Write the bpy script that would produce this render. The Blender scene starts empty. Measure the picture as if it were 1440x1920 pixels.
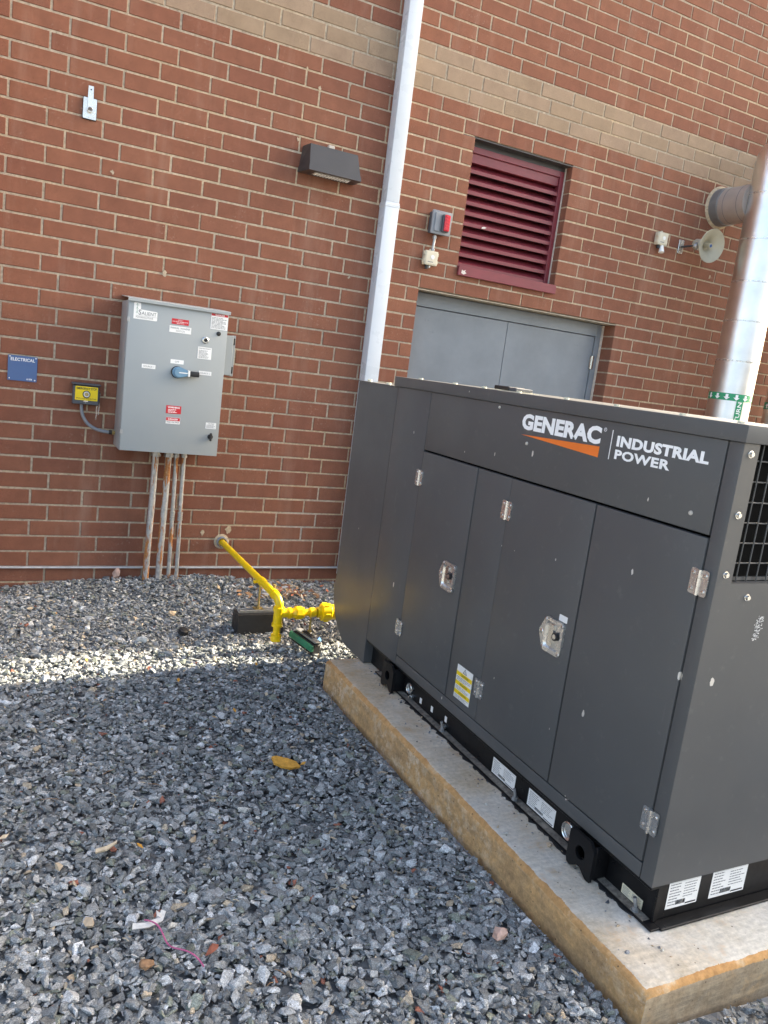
import bpy, bmesh, math, random
import numpy as np
from mathutils import Vector, Matrix

R = math.radians
rng = np.random.default_rng(11)
random.seed(5)
scene = bpy.context.scene
col = scene.collection

# ------------------------------------------------------------------ camera
CAM_POS = np.array([-0.18269, -5.22727, 1.50484])
CAM_R = np.array([[0.89350047, -0.43130393, 0.12503534],      # right
                  [0.03260465, -0.21539353, -0.97598287],     # down
                  [0.44787705, 0.87611788, -0.17839171]])     # forward
FPX = 1448.06
cd = bpy.data.cameras.new('camera')
cam = bpy.data.objects.new('camera', cd)
col.objects.link(cam)
m = Matrix.Identity(4)
for i in range(3):
    m[i][0] = CAM_R[0][i]; m[i][1] = -CAM_R[1][i]; m[i][2] = -CAM_R[2][i]; m[i][3] = CAM_POS[i]
cam.matrix_world = m
cd.sensor_fit = 'VERTICAL'; cd.sensor_height = 24.0; cd.lens = 24.0 * FPX / 1920.0
cd.clip_start = 0.05; cd.clip_end = 2000
scene.camera = cam
cy_ = scene.cycles; cy_.max_bounces = 6; cy_.diffuse_bounces = 4; cy_.glossy_bounces = 3; cy_.transmission_bounces = 2; cy_.caustics_reflective = False; cy_.caustics_refractive = False

# ------------------------------------------------------------------ sky and sun
SUN_AZ = math.atan2(1.0, 0.115)          # from +Y (behind the wall) towards +X
SUN_EL = R(27)
w = bpy.data.worlds.new('World'); scene.world = w; w.use_nodes = True
nt = w.node_tree
bg = nt.nodes['Background']
sky = nt.nodes.new('ShaderNodeTexSky'); sky.sky_type = 'NISHITA'; sky.sun_disc = False
sky.sun_elevation = SUN_EL; sky.sun_rotation = SUN_AZ
sky.air_density = 0.8; sky.dust_density = 6.0; sky.ozone_density = 0.4
nt.links.new(sky.outputs[0], bg.inputs[0]); bg.inputs[1].default_value = 0.15
sl = bpy.data.lights.new('sun', 'SUN'); sl.energy = 5.0; sl.angle = R(0.53); sl.color = (1.0, 0.93, 0.82)
so = bpy.data.objects.new('sun', sl); col.objects.link(so)
sdir = Vector((math.sin(SUN_AZ) * math.cos(SUN_EL), math.cos(SUN_AZ) * math.cos(SUN_EL), math.sin(SUN_EL)))
so.rotation_euler = sdir.to_track_quat('Z', 'Y').to_euler(); so.location = (8, 3, 9)
vs = scene.view_settings
vs.view_transform = 'Standard'; vs.look = 'None'; vs.exposure = 2.45; vs.gamma = 1.0; vs.use_curve_mapping = False
vs.use_white_balance = True; vs.white_balance_temperature = 7150; vs.white_balance_tint = 6

# ------------------------------------------------------------------ materials
def new_mat(name):
    mt = bpy.data.materials.new(name); mt.use_nodes = True
    return mt, mt.node_tree, mt.node_tree.nodes['Principled BSDF']

def nd(t, kind, **kw):
    n = t.nodes.new('ShaderNode' + kind)
    for k, v in kw.items(): setattr(n, k, v)
    return n

def pos_scaled(t, sc=(1, 1, 1)):
    g = nd(t, 'NewGeometry'); mp = nd(t, 'Mapping'); mp.inputs['Scale'].default_value = sc
    t.links.new(g.outputs['Position'], mp.inputs['Vector']); return mp.outputs[0]

def noise(t, vec, scale, detail=3, rough=0.55):
    n = nd(t, 'TexNoise'); n.inputs['Scale'].default_value = scale
    n.inputs['Detail'].default_value = detail; n.inputs['Roughness'].default_value = rough
    t.links.new(vec, n.inputs['Vector']); return n.outputs['Fac']

def ramp(t, fac, stops, interp='LINEAR'):
    r = nd(t, 'ValToRGB'); r.color_ramp.interpolation = interp
    e = r.color_ramp.elements
    while len(e) < len(stops): e.new(0.5)
    for el, (p, c) in zip(e, stops):
        el.position = p; el.color = (c, c, c, 1) if isinstance(c, (int, float)) else (*c, 1)
    t.links.new(fac, r.inputs[0]); return r.outputs[0]

def mix(t, fac, a, b, mode='MIX'):
    n = nd(t, 'Mix', data_type='RGBA', blend_type=mode)
    for s, v in ((n.inputs[0], fac), (n.inputs[6], a), (n.inputs[7], b)):
        if isinstance(v, (int, float)): s.default_value = v
        elif isinstance(v, tuple): s.default_value = (*v, 1)
        else: t.links.new(v, s)
    return n.outputs[2]

def mth(t, op, a, b=None, c=None):
    n = nd(t, 'Math', operation=op)
    for s, v in zip(n.inputs, (a, b, c)):
        if v is None: continue
        if isinstance(v, (int, float)): s.default_value = v
        else: t.links.new(v, s)
    return n.outputs[0]

def bump(t, bs, h, strength, dist):
    b = nd(t, 'Bump'); b.inputs['Strength'].default_value = strength; b.inputs['Distance'].default_value = dist
    t.links.new(h, b.inputs['Height']); t.links.new(b.outputs[0], bs.inputs['Normal'])

MATS = {}
def simple(name, c, rough=0.5, metal=0.0, var=0.12, vscale=12, bmp=0.0, bscale=200, spec=0.5, coat=0):
    """plain paint / metal / plastic with slight tonal and gloss variation"""
    mt, t, bs = new_mat(name)
    v = pos_scaled(t)
    n = noise(t, v, vscale, 5, 0.6)
    lo = tuple(x * (1 - var) for x in c); hi = tuple(min(1, x * (1 + var)) for x in c)
    t.links.new(ramp(t, n, [(0.3, lo), (0.7, hi)]), bs.inputs['Base Color'])
    t.links.new(ramp(t, noise(t, v, vscale * 3, 4), [(0.3, max(0.03, rough - 0.07)), (0.7, min(1, rough + 0.07))]), bs.inputs['Roughness'])
    bs.inputs['Metallic'].default_value = metal
    bs.inputs['Specular IOR Level'].default_value = spec
    if bmp: bump(t, bs, noise(t, v, bscale, 3), bmp, 0.002)
    MATS[name] = mt; return mt

def brick_material(name, tones, dark):
    mt, t, bs = new_mat(name)
    v = pos_scaled(t)
    g = nd(t, 'NewGeometry'); oi = nd(t, 'ObjectInfo')
    r = mth(t, 'FRACT', mth(t, 'ADD', g.outputs['Random Per Island'], oi.outputs['Random']))
    base = ramp(t, r, [(0.0, tones[0]), (0.3, tones[1]), (0.62, tones[2]), (1.0, tones[3])])
    blot = ramp(t, noise(t, v, 9, 5, 0.65), [(0.3, 0.86), (0.7, 1.12)])
    c = mix(t, 1.0, base, blot, 'MULTIPLY')
    fine = ramp(t, noise(t, v, 420, 2, 0.7), [(0.25, 0.72), (0.55, 1.0), (0.8, 1.22)])
    c = mix(t, 1.0, c, fine, 'MULTIPLY')
    vo = nd(t, 'TexVoronoi'); vo.inputs['Scale'].default_value = 130; t.links.new(v, vo.inputs['Vector'])
    wn = nd(t, 'SeparateColor'); t.links.new(vo.outputs['Color'], wn.inputs[0])
    dots = mth(t, 'MULTIPLY', mth(t, 'LESS_THAN', vo.outputs['Distance'], 0.20), mth(t, 'GREATER_THAN', wn.outputs[0], 0.72))
    c = mix(t, mth(t, 'MULTIPLY', dots, 0.7), c, dark)
    # pale mortar smears and lime specks
    sm = mth(t, 'MULTIPLY', ramp(t, noise(t, v, 3.1, 2), [(0.50, 0.0), (0.68, 1.0)]), ramp(t, noise(t, v, 48, 5, 0.75), [(0.585, 0.0), (0.66, 1.0)]))
    c = mix(t, mth(t, 'MULTIPLY', sm, 0.50), c, (0.50, 0.40, 0.33))
    stn = ramp(t, noise(t, pos_scaled(t, (5.0, 5.0, 0.7)), 1.0, 5, 0.65), [(0.54, 0.0), (0.74, 0.30)])
    c = mix(t, stn, c, (0.40, 0.27, 0.21))
    c = mix(t, ramp(t, noise(t, pos_scaled(t, (2.6, 2.6, 1.1)), 1.0, 4, 0.6), [(0.56, 0.0), (0.76, 0.35)]), c, (0.13, 0.055, 0.04))
    t.links.new(c, bs.inputs['Base Color'])
    bs.inputs['Roughness'].default_value = 0.86; bs.inputs['Specular IOR Level'].default_value = 0.25
    bump(t, bs, mth(t, 'SUBTRACT', noise(t, v, 260, 4, 0.7), mth(t, 'MULTIPLY', dots, 0.5)), 0.45, 0.002)
    MATS[name] = mt; return mt

brick_material('red_brick', [(0.230, 0.093, 0.060), (0.246, 0.101, 0.063), (0.260, 0.110, 0.069), (0.220, 0.088, 0.058)], (0.07, 0.022, 0.018))
brick_material('tan_brick', [(0.310, 0.222, 0.152), (0.330, 0.237, 0.163), (0.345, 0.248, 0.175), (0.315, 0.222, 0.158)], (0.16, 0.09, 0.06))

def mortar_material():
    mt, t, bs = new_mat('mortar')
    v = pos_scaled(t)
    c = ramp(t, noise(t, v, 0.9, 4), [(0.30, (0.38, 0.33, 0.265)), (0.48, (0.48, 0.40, 0.305)), (0.60, (0.56, 0.435, 0.295)), (0.74, (0.54, 0.485, 0.42))])
    c = mix(t, 1.0, c, ramp(t, noise(t, v, 45, 4, 0.7), [(0.3, 0.62), (0.7, 1.18)]), 'MULTIPLY')
    c = mix(t, 0.35, c, ramp(t, noise(t, v, 500, 2), [(0.3, 0.25), (0.7, 0.75)]), 'OVERLAY')
    t.links.new(c, bs.inputs['Base Color']); bs.inputs['Roughness'].default_value = 0.95
    bs.inputs['Specular IOR Level'].default_value = 0.2
    bump(t, bs, noise(t, v, 140, 4, 0.7), 0.8, 0.004)
    MATS['mortar'] = mt
mortar_material()

def cabinet_paint(name, c, rough):
    """satin powder coat with stone chips, thin scratches and dusty wipes"""
    mt, t, bs = new_mat(name)
    v = pos_scaled(t)
    base = ramp(t, noise(t, v, 2.2, 4), [(0.3, tuple(x * 0.93 for x in c)), (0.7, tuple(x * 1.07 for x in c))])
    # chips
    gp_ = nd(t, 'NewGeometry'); sp_ = nd(t, 'SeparateXYZ'); t.links.new(gp_.outputs['Position'], sp_.inputs[0]); cb_ = nd(t, 'CombineXYZ')
    t.links.new(mth(t, 'ADD', sp_.outputs[0], mth(t, 'MULTIPLY', sp_.outputs[1], 1.37)), cb_.inputs[0]); t.links.new(mth(t, 'MULTIPLY', sp_.outputs[2], 0.6), cb_.inputs[1]); v2 = cb_.outputs[0]
    vo = nd(t, 'TexVoronoi', voronoi_dimensions='2D'); vo.inputs['Scale'].default_value = 6.3; t.links.new(v2, vo.inputs['Vector'])
    sc = nd(t, 'SeparateColor'); t.links.new(vo.outputs['Color'], sc.inputs[0])
    wob = mth(t, 'ADD', vo.outputs['Distance'], mth(t, 'MULTIPLY', mth(t, 'SUBTRACT', noise(t, v, 110, 3), 0.5), 0.045))
    chip = mth(t, 'MULTIPLY', mth(t, 'LESS_THAN', wob, mth(t, 'MULTIPLY', mth(t, 'POWER', sc.outputs[1], 2.2), 0.055)), mth(t, 'GREATER_THAN', sc.outputs[0], 0.70))
    c1 = mix(t, chip, base, (0.62, 0.58, 0.52))
    # streaks and dusty wipes
    v3 = pos_scaled(t, (38, 38, 3.0))
    st = mth(t, 'MULTIPLY', ramp(t, noise(t, v3, 1.6, 3), [(0.68, 0.0), (0.80, 1.0)]), ramp(t, noise(t, v, 2.7, 3), [(0.50, 0.0), (0.66, 1.0)]))
    c2 = mix(t, mth(t, 'MULTIPLY', st, 0.16), c1, (0.42, 0.41, 0.40))
    du = ramp(t, noise(t, v, 24, 5, 0.7), [(0.60, 0.0), (0.8, 1.0)])
    c3 = mix(t, mth(t, 'MULTIPLY', du, 0.10), c2, (0.45, 0.43, 0.40))
    t.links.new(c3, bs.inputs['Base Color'])
    rr = mth(t, 'ADD', ramp(t, noise(t, v, 5, 4), [(0.3, rough - 0.05), (0.7, rough + 0.08)]), mth(t, 'MULTIPLY', chip, 0.3))
    t.links.new(rr, bs.inputs['Roughness'])
    bump(t, bs, mth(t, 'ADD', noise(t, v, 1.4, 2), mth(t, 'MULTIPLY', noise(t, v, 650, 2), 0.012)), 0.22, 0.02)
    MATS[name] = mt
cabinet_paint('charcoal_paint', (0.086, 0.088, 0.090), 0.40)
simple('black_frame_paint', (0.008, 0.008, 0.009), 0.34, var=0.3, bmp=0.08, bscale=90, spec=0.25)
simple('gap_black', (0.006, 0.006, 0.006), 0.95, spec=0.05)
simple('steel_bright', (0.68, 0.68, 0.67), 0.22, 1.0, 0.15, 60)
simple('stainless', (0.66, 0.66, 0.65), 0.27, 0.85, 0.08, 12)
simple('galvanised', (0.44, 0.45, 0.46), 0.48, 0.85, 0.25, 35, 0.1, 90)
simple('white_print', (0.93, 0.93, 0.93), 0.5, var=0.04)
simple('label_white', (0.82, 0.82, 0.81), 0.40, var=0.04)
simple('label_cream', (0.72, 0.68, 0.52), 0.5, var=0.06)
simple('orange_print', (0.86, 0.20, 0.035), 0.45, var=0.05)
simple('black_print', (0.02, 0.02, 0.022), 0.5)
simple('grey_print', (0.16, 0.17, 0.18), 0.6)
simple('red_print', (0.55, 0.018, 0.03), 0.4, var=0.06)
simple('yellow_print', (0.86, 0.62, 0.01), 0.4, var=0.06)
simple('yellow_pipe_paint', (0.83, 0.55, 0.008), 0.34, var=0.08, vscale=30, bmp=0.08, bscale=120)
simple('ansi_grey_paint', (0.325, 0.352, 0.362), 0.38, var=0.03, vscale=3, bmp=0.03, bscale=500)
simple('door_grey_paint', (0.200, 0.225, 0.255), 0.36, var=0.10, vscale=5, bmp=0.5, bscale=3.0)
simple('burgundy_paint', (0.190, 0.030, 0.042), 0.38, var=0.1, vscale=8)
simple('burgundy_dark', (0.05, 0.010, 0.014), 0.6)
simple('downspout_paint', (0.60, 0.645, 0.70), 0.30, var=0.04, vscale=3, bmp=0.06, bscale=8)
simple('bronze_paint', (0.046, 0.043, 0.044), 0.36, var=0.08)
simple('lens_plastic', (0.55, 0.52, 0.46), 0.25)
simple('blue_sign', (0.060, 0.125, 0.290), 0.36, var=0.05)
simple('blue_handle', (0.15, 0.28, 0.40), 0.35, var=0.06)
simple('black_plastic', (0.016, 0.016, 0.018), 0.42, var=0.2)
simple('rubber_black', (0.012, 0.012, 0.013), 0.62, var=0.25, bmp=0.25, bscale=150)
simple('dark_grey_plastic', (0.075, 0.080, 0.095), 0.42, var=0.1)
simple('grey_plastic', (0.22, 0.235, 0.26), 0.45, var=0.08)
simple('cream_plastic', (0.62, 0.57, 0.45), 0.45, var=0.06, vscale=30)
simple('white_plastic', (0.80, 0.80, 0.78), 0.4, var=0.05)
simple('horn_beige', (0.47, 0.43, 0.33), 0.42, var=0.06, vscale=14)
simple('red_lens', (0.62, 0.012, 0.03), 0.18, var=0.35, vscale=90)
simple('zinc_yellow', (0.42, 0.33, 0.14), 0.45, 0.8, 0.3, 40)
simple('green_strut', (0.03, 0.20, 0.10), 0.45, var=0.25, vscale=40)
simple('green_tape', (0.02, 0.30, 0.14), 0.4, var=0.06)
simple('putty', (0.55, 0.50, 0.44), 0.95, var=0.2, vscale=40, bmp=0.8, bscale=60)
simple('copper_wire', (0.50, 0.10, 0.22), 0.45, var=0.12)
simple('orange_wood', (0.62, 0.30, 0.045), 0.7, var=0.3, vscale=60, bmp=0.4, bscale=80)
simple('pale_wood', (0.56, 0.45, 0.31), 0.8, var=0.25, vscale=60, bmp=0.4, bscale=80)
simple('white_shell', (0.66, 0.62, 0.57), 0.7, var=0.2, vscale=60, bmp=0.4, bscale=80)
simple('pink_stone', (0.58, 0.38, 0.30), 0.85, var=0.2, vscale=50, bmp=0.5, bscale=120)
simple('tan_stone', (0.50, 0.38, 0.26), 0.85, var=0.25, vscale=50, bmp=0.5, bscale=120)
simple('pale_stone', (0.55, 0.53, 0.49), 0.85, var=0.25, vscale=50, bmp=0.5, bscale=120)
simple('terracotta', (0.36, 0.115, 0.065), 0.85, var=0.25, vscale=50, bmp=0.5, bscale=120)
simple('blue_rag', (0.03, 0.13, 0.30), 0.8, var=0.3, vscale=60)
simple('lintel_steel', (0.34, 0.29, 0.22), 0.7, var=0.35, vscale=25)
simple('dusty_flange', (0.20, 0.175, 0.145), 0.9, var=0.5, vscale=60, bmp=0.5, bscale=200)
simple('paving', (0.12, 0.122, 0.125), 0.9, var=0.15, vscale=3, bmp=0.3, bscale=60)
simple('flashing_metal', (0.66, 0.67, 0.69), 0.38, 0.35, 0.15, 20)
simple('dull_jacket', (0.43, 0.375, 0.34), 0.42, 0.35, 0.10, 6)
simple('dull_collar', (0.22, 0.22, 0.22), 0.45, 0.3, 0.10, 6)
simple('dry_leaf', (0.30, 0.17, 0.09), 0.85, var=0.4, vscale=60)

def rusty_conduit():
    mt, t, bs = new_mat('rusty_conduit')
    v = pos_scaled(t)
    rust = mth(t, 'MULTIPLY', ramp(t, noise(t, pos_scaled(t, (17, 17, 3.6)), 1.0, 5, 0.6), [(0.525, 0.0), (0.565, 1.0)]), 0.94)
    g = ramp(t, noise(t, v, 40, 5, 0.65), [(0.3, (0.34, 0.35, 0.355)), (0.7, (0.56, 0.56, 0.56))])
    c = mix(t, rust, g, ramp(t, noise(t, v, 90, 3), [(0.3, (0.30, 0.10, 0.02)), (0.6, (0.44, 0.17, 0.035)), (0.75, (0.46, 0.33, 0.19))]))
    t.links.new(c, bs.inputs['Base Color'])
    t.links.new(mth(t, 'SUBTRACT', 0.5, mth(t, 'MULTIPLY', rust, 0.5)), bs.inputs['Metallic'])
    t.links.new(mth(t, 'ADD', 0.42, mth(t, 'MULTIPLY', rust, 0.4)), bs.inputs['Roughness'])
    bump(t, bs, noise(t, v, 180, 3), 0.2, 0.002)
    MATS['rusty_conduit'] = mt
rusty_conduit()

def jacket_material():
    """stucco-embossed aluminium pipe jacket"""
    mt, t, bs = new_mat('aluminium_jacket')
    v = pos_scaled(t)
    t.links.new(ramp(t, noise(t, v, 6, 4), [(0.3, (0.70, 0.70, 0.70)), (0.7, (0.84, 0.84, 0.83))]), bs.inputs['Base Color'])
    bs.inputs['Metallic'].default_value = 1.0
    bs.inputs['Roughness'].default_value = 0.30
    bump(t, bs, mth(t, 'ADD', noise(t, v, 170, 1), mth(t, 'MULTIPLY', noise(t, v, 5, 2), 0.8)), 0.22, 0.008)
    MATS['aluminium_jacket'] = mt
jacket_material()

def stone_material():
    mt, t, bs = new_mat('gravel_stone')
    v = pos_scaled(t)
    at = nd(t, 'Attribute', attribute_name='tone')
    sp = ramp(t, noise(t, v, 330, 3, 0.75), [(0.32, 0.55), (0.50, 1.0), (0.66, 1.75)])
    c = mix(t, 1.0, at.outputs['Color'], sp, 'MULTIPLY')
    c = mix(t, 1.0, c, ramp(t, noise(t, v, 60, 4, 0.65), [(0.28, 0.66), (0.72, 1.35)]), 'MULTIPLY')
    t.links.new(c, bs.inputs['Base Color'])
    bs.inputs['Roughness'].default_value = 0.78; bs.inputs['Specular IOR Level'].default_value = 0.35
    bump(t, bs, noise(t, v, 190, 4, 0.65), 0.5, 0.004)
    MATS['gravel_stone'] = mt
stone_material()

def ground_material():
    mt, t, bs = new_mat('gravel_bed')
    v = pos_scaled(t)
    vo = nd(t, 'TexVoronoi'); vo.inputs['Scale'].default_value = 30; t.links.new(v, vo.inputs['Vector'])
    s = nd(t, 'SeparateColor'); t.links.new(vo.outputs['Color'], s.inputs[0])
    c = ramp(t, s.outputs[0], [(0.0, (0.12, 0.125, 0.13)), (0.7, (0.22, 0.23, 0.24)), (1.0, (0.40, 0.40, 0.40))])
    c = mix(t, 1.0, c, ramp(t, noise(t, v, 0.7, 3), [(0.3, 0.8), (0.7, 1.2)]), 'MULTIPLY')
    t.links.new(c, bs.inputs['Base Color']); bs.inputs['Roughness'].default_value = 0.9
    bump(t, bs, mth(t, 'SUBTRACT', 1.0, vo.outputs['Distance']), 1.0, 0.02)
    MATS['gravel_bed'] = mt
ground_material()

def concrete_material():
    """broomed slab top, arrised clay-stained edge, board-formed stained sides"""
    mt, t, bs = new_mat('pad_concrete')
    v = pos_scaled(t)
    g = nd(t, 'NewGeometry'); sx = nd(t, 'SeparateXYZ'); t.links.new(g.outputs['Normal'], sx.inputs[0])
    sp = nd(t, 'SeparateXYZ'); t.links.new(g.outputs['Position'], sp.inputs[0])
    n1 = noise(t, v, 3.2, 5, 0.65); n2 = noise(t, v, 14, 5, 0.7); n3 = noise(t, v, 60, 4, 0.7)
    # top: pale, warmer away from the open end
    n4 = noise(t, v, 7.5, 6, 0.72); n5 = noise(t, v, 1.3, 3, 0.6)
    top = ramp(t, n1, [(0.28, (0.50, 0.41, 0.29)), (0.42, (0.60, 0.53, 0.43)), (0.56, (0.66, 0.62, 0.55)), (0.70, (0.70, 0.67, 0.62)), (0.82, (0.56, 0.45, 0.31))])
    warm = mth(t, 'MULTIPLY', ramp(t, mth(t, 'MULTIPLY_ADD', sp.outputs[1], 0.45, 1.95), [(0.12, 0.0), (0.95, 1.0)]), ramp(t, n4, [(0.3, 0.30), (0.62, 1.0)]))
    top = mix(t, warm, top, ramp(t, n2, [(0.3, (0.50, 0.38, 0.25)), (0.7, (0.61, 0.48, 0.33))]))
    stain = ramp(t, n4, [(0.56, 0.0), (0.66, 0.55)])
    top = mix(t, stain, top, (0.42, 0.26, 0.13))
    grime = ramp(t, noise(t, v, 4.4, 4, 0.6), [(0.58, 0.0), (0.72, 0.45)])
    top = mix(t, grime, top, (0.40, 0.36, 0.30))
    broom = noise(t, pos_scaled(t, (9, 75, 9)), 1.0, 5, 0.7)
    top = mix(t, 1.0, top, ramp(t, broom, [(0.3, 0.86), (0.7, 1.08)]), 'MULTIPLY')
    # sides: clay wash, board marks, pale scoured patches
    grain = noise(t, pos_scaled(t, (3, 3, 34)), 1.0, 6, 0.75)
    side = ramp(t, n4, [(0.30, (0.40, 0.25, 0.13)), (0.46, (0.53, 0.33, 0.16)), (0.58, (0.61, 0.365, 0.165)), (0.72, (0.55, 0.43, 0.275))])
    side = mix(t, ramp(t, grain, [(0.46, 0.0), (0.68, 0.55)]), side, (0.31, 0.215, 0.125))
    side = mix(t, mth(t, 'MULTIPLY', ramp(t, n5, [(0.42, 0.0), (0.54, 1.0)]), ramp(t, noise(t, v, 17, 6, 0.78), [(0.50, 0.0), (0.57, 0.9)])), side, (0.66, 0.50, 0.34))
    side = mix(t, ramp(t, noise(t, pos_scaled(t, (2.2, 2.2, 7)), 1.0, 5, 0.7), [(0.54, 0.0), (0.70, 0.40)]), side, (0.26, 0.175, 0.10))
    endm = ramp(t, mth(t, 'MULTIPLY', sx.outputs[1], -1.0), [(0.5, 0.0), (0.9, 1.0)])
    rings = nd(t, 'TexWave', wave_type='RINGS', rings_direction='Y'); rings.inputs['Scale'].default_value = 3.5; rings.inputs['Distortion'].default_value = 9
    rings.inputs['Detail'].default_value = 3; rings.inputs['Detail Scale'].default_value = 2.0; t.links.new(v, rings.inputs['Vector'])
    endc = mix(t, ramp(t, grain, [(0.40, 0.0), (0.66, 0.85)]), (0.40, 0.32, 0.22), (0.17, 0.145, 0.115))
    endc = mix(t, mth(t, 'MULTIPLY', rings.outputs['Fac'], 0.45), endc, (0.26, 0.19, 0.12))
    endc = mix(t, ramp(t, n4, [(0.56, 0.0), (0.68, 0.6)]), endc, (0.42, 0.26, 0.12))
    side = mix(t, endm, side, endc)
    edge = ramp(t, n2, [(0.3, (0.44, 0.235, 0.095)), (0.55, (0.54, 0.31, 0.135)), (0.72, (0.56, 0.44, 0.30))])
    istop = mth(t, 'GREATER_THAN', mth(t, 'ADD', sx.outputs[2], mth(t, 'MULTIPLY', mth(t, 'SUBTRACT', n2, 0.5), 0.25)), 0.93); isside = mth(t, 'LESS_THAN', mth(t, 'ADD', sx.outputs[2], mth(t, 'MULTIPLY', mth(t, 'SUBTRACT', n2, 0.5), 0.5)), 0.30)
    c = mix(t, isside, edge, side); c = mix(t, istop, c, top)
    # pits and grit
    vo = nd(t, 'TexVoronoi'); vo.inputs['Scale'].default_value = 55; t.links.new(v, vo.inputs['Vector'])
    sc = nd(t, 'SeparateColor'); t.links.new(vo.outputs['Color'], sc.inputs[0])
    pit = mth(t, 'MULTIPLY', mth(t, 'LESS_THAN', vo.outputs['Distance'], 0.15), mth(t, 'GREATER_THAN', sc.outputs[0], 0.86))
    c = mix(t, mth(t, 'MULTIPLY', pit, 0.8), c, (0.10, 0.07, 0.05))
    c = mix(t, 1.0, c, ramp(t, n3, [(0.3, 0.80), (0.7, 1.18)]), 'MULTIPLY')
    t.links.new(c, bs.inputs['Base Color']); bs.inputs['Roughness'].default_value = 0.93
    bs.inputs['Specular IOR Level'].default_value = 0.2
    hgt = mth(t, 'SUBTRACT', mth(t, 'ADD', mth(t, 'MULTIPLY', n3, 0.5), mth(t, 'MULTIPLY', mth(t, 'ADD', broom, grain), 0.3)), mth(t, 'MULTIPLY', pit, 0.6))
    bump(t, bs, hgt, 0.7, 0.006)
    MATS['pad_concrete'] = mt
concrete_material()

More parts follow.
